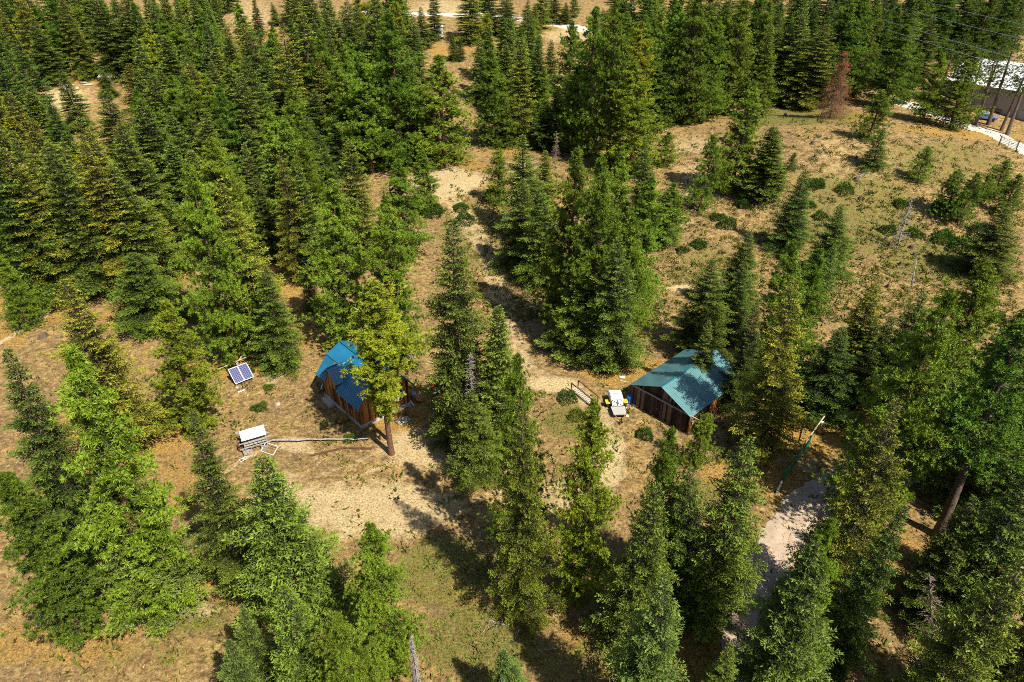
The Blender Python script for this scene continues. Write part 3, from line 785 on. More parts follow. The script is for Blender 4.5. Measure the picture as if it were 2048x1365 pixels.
# the dense parts of the wood, tree by tree between those already placed
for (x0, x1, y0, y1, n_, kinds, tints) in ((240, 830, 110, 330, 120, 'FFGPFQ', 'gbydg'), (-40, 330, 255, 560, 60, 'FFFG', 'gydb'), (-40, 800, 20, 150, 60, 'FGWFP', 'gdyb'), (330, 640, 330, 540, 18, 'FGPQ', 'gbdg'), (1000, 1330, 105, 290, 30, 'PPQFG', 'gbdg'), (1330, 1880, 60, 188, 44, 'PPFFG', 'dgdg'),
                                          (-40, 60, 120, 300, 8, 'FG', 'gd'), (1880, 2100, 860, 1500, 7, 'FFPW', 'dgdy')):
    done = 0
    for i in range(1600):
        if done >= n_: break
        bx = rf.uniform(x0, x1); by = rf.uniform(y0, y1)
        p = at(bx, by)
        if min((p.x - a) ** 2 + (p.y - b) ** 2 for a, b in feet) < (3.3 if y0 < 800 else 5.5) ** 2: continue
        hgt = (rf.uniform(15, 23) if x1 < 900 else rf.uniform(13, 20)) if y0 < 800 else rf.uniform(16, 22); d = pix(p.x, p.y, p.z)[2]
        t2 = pix(p.x, p.y, p.z + hgt); w = rf.uniform(.33, .43) * hgt * F / d
        if hidden_by_field(t2[0], t2[1], by, w): continue
        if y0 > 800 and t2[0] - w * .5 < 1880: continue
        if 60 < by < 190 and t2[0] + w * .5 > 1875 and y0 < 800: continue
        add_tree(rf.choice(kinds), rf.choice(tints), t2[0], t2[1], by, w, True); feet.append((p.x, p.y)); done += 1
    print('filled', x0, done)
print('far trees', nadd, 'trees', len(trees))

# leave out the trees that stand wholly hidden behind others
zb = np.full((342, 512), False)
kill = []
for t in sorted(trees, key=lambda q: pix(q[0].location.x, q[0].location.y, q[0].location.z)[2]):
    L_ = t[0].location; a = pix(L_.x, L_.y, L_.z + t[3]); b = pix(L_.x, L_.y, L_.z); wpx = t[4] * F / a[2]
    seen = 0; area = 0; rows = range(max(0, int(a[1] / 4)), min(341, int(b[1] / 4)) + 1)
    for r_ in rows:
        f = np.clip((r_ * 4 - a[1]) / max(b[1] - a[1], 1), 0, 1); hw = wpx * f ** .8 * .9; cx = a[0] + (b[0] - a[0]) * f
        c0, c1 = max(0, int((cx - hw) / 4)), min(512, int((cx + hw) / 4) + 1)
        if c1 > c0: seen += int((~zb[r_, c0:c1]).sum()); area += c1 - c0; zb[r_, c0 + (c1 - c0) // 8:c1 - (c1 - c0) // 8] = True
    if area > 0 and seen < max(6, .05 * area): kill.append(t)
for t in kill:
    for ch in list(t[0].children): bpy.data.objects.remove(ch)
    bpy.data.objects.remove(t[0])
kset = set(id(t) for t in kill); trees = [t for t in trees if id(t) not in kset]
print('hidden left out', len(kill))

# labels: how the tree looks and which thing it stands by
def where(lx, ly, x, y):
    dx, dy = x - lx, y - ly
    if abs(dx) > 1.2 * abs(dy): return 'right of' if dx > 0 else 'left of'
    return 'in front of' if dy > 0 else 'behind'
def size(h): return 'tall' if h > 20 else ('short' if h < 10 else 'mid-sized')
from collections import defaultdict
bucket = defaultdict(list)
for t in trees:
    o, k, tint, h, r, x, y, desc = t
    n_, lx, ly = min(LAND, key=lambda q: (q[1] - x) ** 2 + (q[2] - y) ** 2)
    rel = where(lx, ly, x, y)
    if 'corner' in n_ or 'edge' in n_: rel = 'near'
    adj = (TINTWORD[tint] + ' ' + desc) if desc.startswith('young') else (size(h) + ' ' + TINTWORD[tint] + ' ' + desc)
    bucket[(adj, rel, n_)].append((math.hypot(lx - x, ly - y), t))
for (adj, rel, n_), lst in bucket.items():
    lst.sort(key=lambda q: q[0])
    for i, (_, t) in enumerate(lst):
        s = f'{adj} {rel} the {n_}'
        if len(lst) > 1: s = f'{adj} {rel} the {n_}, {ORD[min(i, 19)]}'
        if len(s.split()) > 16: s = s.replace(' the ', ' ').replace('small ', '').replace('long ', '').replace(' among pines', '').replace('white roofed building', 'white building').replace('tall silver snag on hillside', 'hillside snag').replace('with bare lower trunk ', '')
        o = t[0]; o['label'] = s; o['category'] = o.name.split('_')[0]
        o['group'] = {'pine': 'pines of the wood', 'fir': 'firs of the wood', 'conifer': 'narrow conifers of the wood'}[o['category']]

# ---------------------------------------------------------------- snags and dead trees
def snag(label, tx, ty, by, w, mt, seed, twigs=160, needles=None, lean=None, low=.12, r=.16, name='dead_tree', down=-.25):
    g = np.random.default_rng(seed)
    ny_ = 682.5 + F / math.tan(PITCH); bx = 1024 + (tx - 1024) * (ny_ - by) / (ny_ - ty)
    if lean is not None: bx = lean
    p = at(bx, by); v = (682.5 - ty) / F
    hgt = CAMZ + p.y * (v * CP - SP) / (CP + v * SP) - p.z
    topx = (tx - 1024) / F * pix(p.x, p.y, p.z + hgt)[2]
    d = pix(p.x, p.y, p.z + hgt * .4)[2]; R = w / 2 * d / F
    o = thing(name, label, 'dead tree', (p.x, p.y, p.z))
    off = np.array([topx - p.x, 0, hgt])
    mb = MB(); N = 9
    mb.tube([Vector(off * (i / N)) + Vector((.08 * math.sin(i * 1.7 + seed), .08 * math.cos(i * 2.1), -.4 if i == 0 else 0)) for i in range(N + 1)], [r * (1 - .9 * i / N) for i in range(N + 1)], 8)
    mb.build('trunk', mt, o, True)
    s = low + (1 - low) * g.uniform(0, 1, twigs) ** 1.0; az = g.uniform(0, 6.28, twigs)
    L = R * (1.05 - s) ** .75 * g.uniform(.5, 1.2, twigs) + .15
    O = s[:, None] * off[None]
    D = unit(np.stack([np.cos(az), np.sin(az), g.normal(down, .2, twigs)], 1))
    parts = [tubes(O, O + D * L[:, None], np.full(twigs, .028), np.full(twigs, .010))]
    k = 7; bi = np.repeat(np.arange(twigs), k); u = g.uniform(.25, 1, twigs * k)
    A = O[bi] + D[bi] * (L[bi] * u)[:, None]
    D2 = unit(D[bi] + g.normal(size=(twigs * k, 3)) * .7 + np.array([0, 0, -.15]))
    parts.append(tubes(A, A + D2 * (L[bi] * .35 * (1.2 - u))[:, None], np.full(twigs * k, .012), np.full(twigs * k, .005)))
    Vv, Tt = join(parts)
    b = bpy.data.objects.new('branches', mesh_np('branches', Vv, Tt, mt)); COL.objects.link(b); b.parent = o
    if needles:
        global rng
        rng = g
        bi2 = np.repeat(np.arange(twigs * k), 11)
        c = A[bi2] + D2[bi2] * (g.uniform(0, 1, len(bi2)) * L[np.repeat(bi, 11)] * .35)[:, None]
        nd = unit(g.normal(size=(len(c), 3)) + np.array([0, 0, -.4]))
        nv, nt = blades(c, nd, np.full(len(c), .17), .05)
        q = bpy.data.objects.new('crown', mesh_np('crown', nv, nt, M['red_needles'], {'tone': np.repeat(g.uniform(.1, 1, len(c)), 4)})); COL.objects.link(q); q.parent = o
    return o
snag('rust brown dead fir at the edge of the hillside', 1691, 104, 236, 72, M['dead_brown'], 1, 420, True, r=.13, low=.03)
snag('leaning silver snag with dark twiggy branches on the hillside', 1826, 388, 492, 34, M['dead'], 2, 150, None, lean=1795, r=.15, down=.0)
snag('thin grey snag standing lower on the hillside', 1833, 505, 590, 18, M['dead'], 3, 30, None, lean=1822, r=.06)
snag('silver grey dead treetop rising between firs right of cabin', 940, 706, 905, 62, M['dead'], 4, 130, None, low=.55, r=.13, down=.0)
snag('grey lavender snag with drooping branches at the bottom edge', 822, 1272, 1420, 36, M['dead'], 5, 380, None, low=.02, r=.11, down=-1.1)
snag('pinkish bare dead tree at lower right beside brown twigs', 1858, 1150, 1420, 110, M['dead_brown'], 6, 160, None, r=.10, lean=1880)
snag('pale lichen covered dead pine in the upper wood', 1189, 212, 305, 26, M['dead'], 7, 90, None, r=.08)
snag('dark bare small tree beside the upper wood edge', 1113, 262, 336, 26, M['dead_brown'], 8, 110, None, r=.08, low=.3)
snag('grey leaning snag at the left photo edge', 2, 60, 158, 26, M['dead'], 9, 60, None, lean=30, r=.16)
snag('dead branched grey tree inside the left wood', 92, 305, 520, 40, M['dead_brown'], 10, 120, None, r=.14)
snag('tan dead pole tree by the upper left clearing', 134, 108, 160, 10, M['dead_brown'], 11, 20, None, lean=150, r=.10)
snag('brownish thin dead fir among the middle pines', 578, 410, 560, 46, M['dead_brown'], 12, 200, None, r=.10)
snag('brown dead tree behind the utility pole', 1660, 30, 120, 26, M['dead_brown'], 13, 160, True, r=.12)

def log(name, label, a, b, r, m, seed=0, za=0, zb=0, stubs=0, cat='log'):
    A = at(*a); B = at(*b); A.z += r * .8 + za; B.z += r * .8 + zb
    o = thing(name, label, cat, A)
    g = random.Random(seed); mb = MB(); N = max(5, int((B - A).length / 1.2))
    mb.tube([ (B - A) * (i / N) + Vector((g.uniform(-1, 1), g.uniform(-1, 1), g.uniform(-.5, .5))) * r * .5 for i in range(N + 1)], [r * (1 - .45 * i / N) for i in range(N + 1)], 8)
    mb.build('trunk', m, o, True)
    if stubs:
        mb = MB()
        for i in range(stubs):
            t = g.uniform(.15, .97); c = (B - A) * t; dd = Vector((g.uniform(-1, 1), g.uniform(-1, 1), g.uniform(-.1, 1))).normalized() * g.uniform(.3, 1.1)
            mb.tube([c, c + dd], [.022, .008], 4)
        mb.build('branch_stubs', m, o)
    return o
log('fallen_tree', 'leaning dead trunk with bare stubs at right photo edge', (1918, 1250), (2090, 1200), .16, M['dead_brown'], 1, 0, 6.5, 60)
log('fallen_log', 'bare log lying over twigs near the bottom right corner', (1850, 1335), (1958, 1240), .12, M['dead_brown'], 2, 0, .6, 14)
log('fallen_log', 'silver fallen log with a dark root end on the hillside', (1716, 356), (1760, 331), .16, M['dead'], 3, 0, .3, 5)
log('fallen_log', 'thin dark fallen log below the leaning silver snag', (1732, 478), (1782, 492), .10, M['dead_brown'], 4, 0, 0, 5)
log('fallen_log', 'short white fallen log beside the leaning silver snag', (1762, 482), (1772, 472), .10, M['dead'], 5, 0, 0, 2)
log('fallen_log', 'thin pale stick lying below the grey snag', (1836, 503), (1822, 580), .06, M['dead'], 6, 0, 0, 4)
log('fallen_log', 'grey fallen branch pile on the upper hillside', (1628, 283), (1648, 270), .07, M['dead'], 7, 0, 0, 10)
log('fallen_log', 'dark short log at the left side of the upper hillside', (1560, 250), (1580, 266), .09, M['dead_brown'], 8, 0, 0, 2)
log('fallen_branch', 'curved pale branch on the grass at bottom centre', (975, 1240), (1015, 1252), .04, M['dead'], 9, 0, 0, 8, 'branch')
log('fallen_branch', 'straight pale branch on the grass at bottom centre', (1030, 1280), (1040, 1258), .03, M['dead'], 10, 0, 0, 4, 'branch')
log('fallen_branch', 'long thin branch on the shaded grass at bottom centre', (1075, 1302), (1122, 1296), .03, M['dead'], 11, 0, 0, 6, 'branch')
log('fallen_branch', 'forked pale branch near the grey bottom snag', (940, 1345), (955, 1332), .03, M['dead'], 12, 0, 0, 6, 'branch')
log('fallen_branch', 'small pale branch near the sunny bottom grass', (962, 1268), (974, 1258), .03, M['dead'], 13, 0, 0, 2, 'branch')

def stump(px, py, r, label, m=None):
    p = at(px, py); mb = MB(); g = random.Random(int(px)); n = 12
    rr = [g.uniform(.85, 1.2) for _ in range(n)]
    vs = []; 
    for (k_, z) in ((1.5, -.15), (1.05, .12), (.9, .45), (.85, .5)):
        for i in range(n): 
            a = 6.283 * i / n; vs.append((r * k_ * rr[i] * math.cos(a), r * k_ * rr[i] * math.sin(a), z * (1 + .2 * math.sin(i))))
    fs = [(j*n+i, j*n+(i+1)%n, (j+1)*n+(i+1)%n, (j+1)*n+i) for j in range(3) for i in range(n)] + [tuple(3*n+i for i in range(n))]
    mb.add(vs, fs); o = mb.build('tree_stump', m or M['bark'], None, False); o.location = p
    return tag(o, label, 'stump', 'stumps on the hillside')
for s_ in [(1570, 232, .35, 'dark stump at the top edge of the hillside, leftmost'), (1625, 288, .35, 'dark stump beside the grey branch pile'), (1630, 315, .3, 'small stump below the grey branch pile'),
           (1712, 360, .4, 'dark root stump at the lower end of the silver log'), (1782, 492, .45, 'dark stump at the foot of the leaning silver snag'), (1822, 497, .45, 'black stump right of the leaning silver snag'),
           (1828, 512, .3, 'stump just above the thin grey snag'), (1720, 398, .25, 'small stump left on the mid slope'), (1712, 318, .25, 'small stump above the silver log'), (87, 675, .55, 'dark root stump in the clearing at the left edge'),
           (1800, 530, .25, 'small dark stump low on the hillside'), (1775, 575, .25, 'dark stump beside another above the wood')]:
    stump(*s_)

# ---------------------------------------------------------------- shrubs
def shrub_mesh(seed, n=900, flat=.6):
    global rng
    rng = np.random.default_rng(seed)
    d = unit(rng.normal(size=(n, 3))); d[:, 2] = np.abs(d[:, 2]); rr = rng.uniform(.55, 1, n) ** .5 * (1 + .15 * np.sin(d[:, 0] * 5) + .12 * np.sin(d[:, 1] * 6 + seed))
    c = d * rr[:, None] * np.array([1, 1, flat])
    nd = unit(d + rng.normal(size=(n, 3)) * .6 + np.array([0, 0, .3]))
    v, t = blades(c, nd, np.full(n, .17), .08)
    return mesh_np('shrub', v, t, M['shrub'], {'tone': np.clip(np.repeat(rng.uniform(.1, .8, n) + .25 * d[:, 2] - .1, 4), 0, 1)})
SH = [shrub_mesh(1, 1600), shrub_mesh(2, 1400, .55), shrub_mesh(3, 1100, .75)]
for i, (px, py, w, lab, tn) in enumerate([
    (868, 428, 44, 'large dark green shrub beside the sandy opening above the cabin', 'd'), (922, 418, 30, 'dark shrub, upper of two below the sandy opening', 'd'), (930, 444, 40, 'dark shrub, lower of two below the sandy opening', 'd'),
    (1487, 412, 32, 'round dark shrub alone on the slope', 'd'), (1434, 438, 30, 'dark shrub, left of the touching pair on the slope', 'd'), (1454, 454, 38, 'dark shrub, right of the touching pair on the slope', 'd'),
    (1397, 492, 32, 'dark shrub beside the big central clump of pines', 'd'), (1364, 503, 26, 'small dark shrub at the foot of the central pines', 'd'), (1640, 436, 30, 'green shrub left of the fir on the slope', 'g'),
    (1632, 372, 36, 'green shrub beside the young fir on the hillside', 'g'), (1618, 412, 26, 'low green shrub right of the dark hillside fir', 'g'), (1690, 383, 34, 'green shrub below the fallen silver log', 'g'),
    (1800, 410, 30, 'leafy green shrub left of the leaning silver snag', 'g'), (1826, 470, 36, 'leafy green shrub right of the leaning silver snag', 'g'), (1775, 465, 34, 'low shrub behind the leaning silver snag', 'd'),
    (1885, 480, 44, 'low green shrub on the slope below the young pines', 'g'), (1930, 500, 60, 'wide dark shrub patch near the right side slope', 'd'), (1885, 425, 50, 'dark low shrubs left of the young pines', 'd'),
    (520, 818, 32, 'lone green bush between solar panels and lumber stand', 'g'), (537, 776, 22, 'yellowish bush on pale ground right of the solar panels', 'y'), (1135, 800, 40, 'dark leafy shrub below the footbridge', 'd'),
    (1288, 872, 36, 'low dark shrub on the dirt in front of the garage', 'd'), (985, 395, 40, 'dark shrub under the small pine near the white tarp', 'd'), (1960, 470, 50, 'dark shrub under the young pines at right', 'd'),
    (500, 745, 22, 'green weed bush behind the lower panel corner', 'g'), (700, 880, 30, 'low weeds at the cabin corner', 'g'), (1155, 835, 36, 'dry leafy shrub left of the trailer', 'y'), (1990, 640, 40, 'low green shrub at the right slope', 'g')]):
    p = at(px, py); d = pix(*p)[2]; o = bpy.data.objects.new('shrub', SH[i % 3]); COL.objects.link(o)
    s_ = w / 2 * d / F; o.location = (p.x, p.y, p.z - .1); o.scale = (s_, s_, s_ * 1.25); o.rotation_euler = (0, 0, i * 1.3); o.color = (*TINT[tn], 1)
    tag(o, lab, 'shrub', 'shrubs on the clearings')

# ---------------------------------------------------------------- ground cover
def interp_mask(x, y):
    ix = np.clip(np.searchsorted(xs, x), 0, nx - 1); iy = np.clip(np.searchsorted(ys, y), 0, ny - 1)
    return sand[iy, ix], orange[iy, ix], green[iy, ix], Z[iy, ix]
def cover(name, label, n, size, blades_per, mt, weight, seed, spread=.12, tone=(.1, 1), up=.9, wd=.25, tint=(1, 1, 1), even=0):
    global rng
    rng = np.random.default_rng(seed)
    a = rng.uniform(-.66, .66, n * 4); yy = rng.uniform(24, 170, n * 4) ; yy = 24 + (yy - 24) * rng.uniform(.25, 1, n * 4)
    xx = a * (yy * .95 + 28)
    s_, o_, g_, z_ = interp_mask(xx, yy)
    clump = fbm(xx * .7, yy * .7, seed)
    k = rng.uniform(size=len(xx)) < weight(s_, o_, g_, xx, yy) * (np.clip((clump - .38) * 5, 0, 1) if even < 1 else np.clip((clump - .2) * 4, .25, 1))
    xx, yy, z_ = xx[k][:n], yy[k][:n], z_[k][:n]
    m = len(xx); b = blades_per
    c = np.stack([xx, yy, z_ - .03], 1)
    sz = size * rng.uniform(.5, 1.5, m)
    ci = np.repeat(np.arange(m), b)
    C = c[ci] + rng.normal(size=(m * b, 3)) * np.array([1, 1, .15]) * (sz[ci] * spread / .12 * .35)[:, None]
    d = unit(rng.normal(size=(m * b, 3)) * .7 + np.array([0, 0, up])); print(name, m)
    ln = sz[ci] * rng.uniform(.5, 1.1, m * b)
    v, t = blades(C, d, ln, ln * wd)
    tn = np.clip(rng.uniform(*tone, m)[ci] + rng.normal(0, .1, m * b), 0, 1)
    o = bpy.data.objects.new(name, mesh_np(name, v, t, mt, {'tone': np.repeat(tn, 4)})); COL.objects.link(o); o.color = (*tint, 1)
    tag(o, label, 'ground cover', None, 'stuff'); print(name, m)
cover('dry_grass', 'dry tan grass and straw over the clearings', 26000, .26, 4, M['grass'], lambda s, o, g, x, y: .9 - .75 * s, 101, wd=.18)
cover('weeds', 'low green weeds in patches on the clearings', 15000, .24, 7, M['shrub'], lambda s, o, g, x, y: .10 + .9 * g - .3 * s, 102, spread=.3, up=.5, wd=.5, tint=(1.25, 1.2, .9))
cover('low_bushes', 'low olive bushes dotted over the hillside', 9000, .50, 16, M['shrub'], lambda s, o, g, x, y: (y > 80) * (x > -12) * .95 * (1 - s * .6) + .05, 103, spread=.19, up=.45, wd=.34, tint=(1.5, 1.05, .85), even=1, tone=(0, .75))
cover('leaf_litter', 'brown twigs and forest litter on the ground', 16000, .22, 4, M['red_needles'], lambda s, o, g, x, y: .35 + .4 * o - .3 * s, 104, spread=.5, up=.15, wd=.16, tint=(.9, 1.3, 1.6))
# ---------------------------------------------------------------- cabin
def boards(mb, a, b, z0, topf, nrm, bw=.24, seed=0, th=.03):
    """vertical boards from a to b (ground points), tops following topf(distance)"""
    g = random.Random(seed); a = Vector(a); b = Vector(b); L = (b - a).length; d = (b - a) / L; nv = Vector(nrm)
    s = 0
    while s < L - .01:
        w = min(bw * g.uniform(.8, 1.25), L - s); t = th * g.uniform(.5, 1.3)
        p0 = a + d * (s + .006); p1 = a + d * (s + w - .006)
        h0 = topf(s); h1 = topf(s + w)
        hm = None
        fr = [(p0.x, p0.y, z0), (p1.x, p1.y, z0), (p1.x, p1.y, h1), (p0.x, p0.y, h0)]
        fr = [Vector(q) + nv * t for q in fr]; bk = [q - nv * (t + .02) for q in fr]
        mb.add(fr + bk, [(0,1,2,3),(4,7,6,5),(0,4,5,1),(1,5,6,2),(2,6,7,3),(3,7,4,0)])
        s += w

def ribbed(name, mt, quad, parent, nrib, th=.05, rib=.035):
    """steel roof slope: quad = eave start, eave end, ridge end, ridge start; ribs run from eave to ridge"""
    q = [Vector(p) for p in quad]; n = (q[1] - q[0]).cross(q[3] - q[0]).normalized()
    if n.z < 0: n = -n
    mb = MB(); mb.slab(q, n, th)
    for i in range(nrib + 1):
        t = i / nrib; a = q[0].lerp(q[1], t) + n * .012; b = q[3].lerp(q[2], t) + n * .012
        mb.bar(a, b, .05, rib, n)
    return mb.build(name, mt, parent)

A0 = at(724, 858); ANG = math.atan2(.669, .743)
cabin = thing('log_cabin', 'brown board cabin with blue gambrel roof and small dormer', 'cabin', (A0.x, A0.y, A0.z - .05), ANG)
cabin.name = 'cabin'
CW, CL = 6.3, 8.0
cz = .55
MB().box((-.04, -.04, -.6), (CW + .04, CL + .04, cz)).build('foundation', M['concrete'], cabin)
RE, RB, RR = (-.42, 2.95), (1.25, 5.0), (CW / 2, 5.95)   # eave, break, ridge of the roof section
def sec(x):
    x = min(x, CW - x)
    return RE[1] + (x - RE[0]) / (RB[0] - RE[0]) * (RB[1] - RE[1]) if x < RB[0] else RB[1] + (x - RB[0]) / (RR[0] - RB[0]) * (RR[1] - RB[1])
# wall core under the boards
core = MB(); prof = [(0, cz), (CW, cz), (CW, sec(CW) - .1), (CW - RB[0], RB[1] - .1), (CW / 2, RR[1] - .1), (RB[0], RB[1] - .1), (0, sec(0) - .1)]
pv = [(x, 0, z) for x, z in prof] + [(x, CL, z) for x, z in prof]; k = len(prof)
core.add(pv, [tuple(range(k)), tuple(range(2*k-1, k-1, -1))] + [(i, i+k, (i+1)%k+k, (i+1)%k) for i in range(k)])
core.build('wall', M['siding'], cabin)
sd = MB()
boards(sd, (0, 0, 0), (CW, 0, 0), cz - .02, lambda s: sec(s) - .12, (0, -1, 0), seed=1)
boards(sd, (0, CL, 0), (0, 0, 0), cz - .02, lambda s: sec(0) - .05, (-1, 0, 0), seed=2)
boards(sd, (CW, 0, 0), (CW, CL, 0), cz - .02, lambda s: sec(0) - .05, (1, 0, 0), seed=3)
boards(sd, (CW, CL, 0), (0, CL, 0), cz - .02, lambda s: sec(s) - .12, (0, 1, 0), seed=4)
o = sd.build('siding', M['siding'], cabin); o['kind'] = 'stuff'
y0, y1 = -.45, CL + .45
DY, DH = 5.35, 1.30            # dormer centre and half width
xr = CW
rp = []
rp.append(ribbed('roof', M['roof_blue'], [(RE[0], y0, RE[1]), (RE[0], DY - DH, RE[1]), (RB[0], DY - DH, RB[1]), (RB[0], y0, RB[1])], cabin, 14))
ribbed('roof', M['roof_blue'], [(RE[0], DY + DH, RE[1]), (RE[0], y1, RE[1]), (RB[0], y1, RB[1]), (RB[0], DY + DH, RB[1])], cabin, 6)
ribbed('roof', M['roof_blue'], [(RB[0], y0, RB[1]), (RB[0], y1, RB[1]), (CW/2, y1, RR[1]), (CW/2, y0, RR[1])], cabin, 29)
ribbed('roof', M['roof_blue'], [(CW - RB[0], y0, RB[1]), (CW - RB[0], y1, RB[1]), (CW/2, y1, RR[1]), (CW/2, y0, RR[1])], cabin, 29)
ribbed('roof', M['roof_blue'], [(CW - RE[0], y0, RE[1]), (CW - RE[0], y1, RE[1]), (CW - RB[0], y1, RB[1]), (CW - RB[0], y0, RB[1])], cabin, 29)
rc = MB(); rc.bar((CW/2, y0 - .02, RR[1] + .03), (CW/2, y1 + .02, RR[1] + .03), .34, .05)
rc.bar((RB[0], y0 - .02, RB[1] + .025), (RB[0], DY - DH, RB[1] + .025), .16, .05); rc.bar((RB[0], DY + DH, RB[1] + .025), (RB[0], y1 + .02, RB[1] + .025), .16, .05)
rc.build('ridge_cap', M['trim_teal'], cabin)
fb = MB()
for yy in (y0 - .03, y1 + .03):
    pts = [(RE[0], RE[1]), RB, (CW/2, RR[1]), (CW - RB[0], RB[1]), (CW - RE[0], RE[1])]
    for (a, b) in zip(pts[:-1], pts[1:]): fb.bar((a[0], yy, a[1] - .06), (b[0], yy, b[1] - .06), .04, .16)
fb.build('barge_board', M['trim_teal'], cabin)
# dormer
dm = MB(); dm.box((.0, DY - DH + .08, cz), (1.9, DY + DH - .08, 4.05))
dm.add([(-.0, DY - DH + .08, 4.05), (-.0, DY + DH - .08, 4.05), (0, DY, 5.2), (1.9, DY - DH + .08, 4.05), (1.9, DY + DH - .08, 4.05), (1.9, DY, 5.2)], [(0, 2, 1), (3, 4, 5), (0, 3, 5, 2), (1, 2, 5, 4)])
dmo = dm.build('dormer', M['siding'], cabin)
db = MB(); boards(db, (0, DY + DH - .08, 0), (0, DY - DH + .08, 0), 2.6, lambda s: 4.0 + 1.15 * (1 - abs(s - DH + .08) / DH), (-1, 0, 0), seed=6, th=.05)
q = db.build('dormer_siding', M['siding'], dmo); q['kind'] = 'stuff'
for sg in (-1, 1):
    ribbed('dormer_roof', M['roof_blue'], [(-.45, DY + sg * (DH + .28), 3.98), (2.0, DY + sg * (DH + .28), 3.98), (2.0, DY, 5.36), (-.45, DY, 5.36)], dmo, 7)
MB().bar((-.5, DY, 5.39), (2.0, DY, 5.39), .22, .04).build('ridge_cap', M['trim_teal'], dmo)
# gable window with an air conditioner
wf = MB(); X0, X1, Z0, Z1 = 4.3, 5.4, 1.65, 2.85
for a, b in (((X0, Z0), (X1, Z0)), ((X0, Z1), (X1, Z1)), ((X0, (Z0+Z1)/2+.1), (X1, (Z0+Z1)/2+.1))): wf.box((a[0] - .06, -.10, a[1] - .05), (b[0] + .06, -.03, b[1] + .05))
for x in (X0, X1): wf.box((x - .05, -.102, Z0), (x + .05, -.028, Z1))
win = wf.build('window', M['white'], cabin)
MB().box((X0, -.06, Z0), (X1, -.04, Z1)).build('pane', M['glass'], win)
ac = MB().box((X0 + .22, -.45, Z0 + .04), (X0 + .80, -.07, Z0 + .44)).build('air_conditioner', M['white'], cabin, bevel=.02)
MB().box((X0 + .30, -.458, Z0 + .12), (X0 + .62, -.452, Z0 + .38)).build('grille', M['black'], ac)
lw = MB()
for (a, b) in ((1.6, 2.3), (3.2, 3.9)):
    f_ = MB(); f_.box((-.09, a - .05, 1.75), (-.035, b + .05, 1.83)); f_.box((-.09, a - .05, 2.35), (-.035, b + .05, 2.43)); f_.box((-.091, a - .05, 1.83), (-.034, a, 2.35)); f_.box((-.091, b, 1.83), (-.034, b + .05, 2.35))
    wi = f_.build('window', M['brown_wood'], cabin); MB().box((-.06, a, 1.83), (-.04, b, 2.35)).build('pane', M['glass'], wi)
# step, cellar hatch
MB().box((-.75, CL - 2.4, -.1), (-.06, CL - .6, .42)).build('side_step', M['concrete'], cabin)

# ---------------------------------------------------------------- garage
G0 = at(1262, 806); GANG = math.radians(-46.8)
gar = thing('garage', 'dark board garage with pale teal metal roof and sliding doors', 'garage', (G0.x, G0.y, G0.z - .03), GANG)
GW, GL, GE, GR = 7.6, 9.9, 2.72, 4.45
core = MB(); prof = [(.1, 0), (GW - .1, 0), (GW - .1, GE - .06), (GW / 2, GR - .1), (.1, GE - .06)]
k = len(prof); pv = [(x, .1, z) for x, z in prof] + [(x, GL - .1, z) for x, z in prof]
core.add(pv, [tuple(range(k)), tuple(range(2*k-1, k-1, -1))] + [(i, i+k, (i+1)%k+k, (i+1)%k) for i in range(k)])
core.build('wall', M['siding_dark'], gar)
gs = lambda s: GE + (GR - GE) * (1 - abs(s + .1 - GW / 2) / (GW / 2)) - .12
sd = MB(); boards(sd, (.1, .1, 0), (GW - .1, .1, 0), .1, gs, (0, -1, 0), .2, 11)
boards(sd, (.1, GL - .1, 0), (.1, .1, 0), .1, lambda s: GE - .08, (-1, 0, 0), .2, 12)
boards(sd, (GW - .1, GL - .1, 0), (.1, GL - .1, 0), .1, gs, (0, 1, 0), .2, 14)
o = sd.build('siding', M['siding_dark'], gar); o['kind'] = 'stuff'
sd = MB(); boards(sd, (GW - .1, .1, 0), (GW - .1, GL - .1, 0), .1, lambda s: GE - .08, (1, 0, 0), .2, 13)
o = sd.build('side_siding', M['siding'], gar); o['kind'] = 'stuff'
MB().box((.02, .02, -.4), (GW - .02, GL - .02, .1)).build('sill', M['grey_wood'], gar)
for sg, x in ((0, -.25), (1, GW + .25)):
    ribbed('roof', M['roof_teal'], [(x, -.35, GE - .12), (x, GL + .3, GE - .12), (GW / 2, GL + .3, GR), (GW / 2, -.35, GR)], gar, 42, .04, .03)
rc = MB()
for sg in (-1, 1): rc.slab([(GW/2 + sg * .14, -.37, GR - .03), (GW/2 + sg * .14, GL + .32, GR - .03), (GW/2, GL + .32, GR + .045), (GW/2, -.37, GR + .045)], (sg * .4, 0, 1), .02)
rc.build('ridge_cap', M['trim_teal'], gar)
for (a, b, s) in ((.35, 3.78, 21), (3.82, 7.3, 22)):
    d_ = MB(); boards(d_, (a, -.02, 0), (b, -.02, 0), .05, lambda q: GE - .2, (0, -1, 0), .19, s, .04)
    d_.box((a, -.015, .06), (b, .015, GE - .21))
    dd = d_.build('sliding_door', M['siding_dark'], gar)
    MB().box((a + 3.1 if a < 1 else a + .2, -.11, 1.0), (a + 3.16 if a < 1 else a + .26, -.075, 1.35)).build('handle', M['rust'], dd)
MB().bar((.1, -.14, GE - .1), (GW + 1.0, -.14, GE - .1), .13, .13).build('door_track', M['grey_wood'], gar)
for x in (.05, GW - .05): MB().box((x - .07, -.06, 0), (x + .07, .07, GE - .2)).build('corner_post', M['brown_wood'], gar)
nt = MB().box((GW + .03, .5, 1.1), (GW + .05, .85, 1.5)).build('notice_board', M['white'], gar)

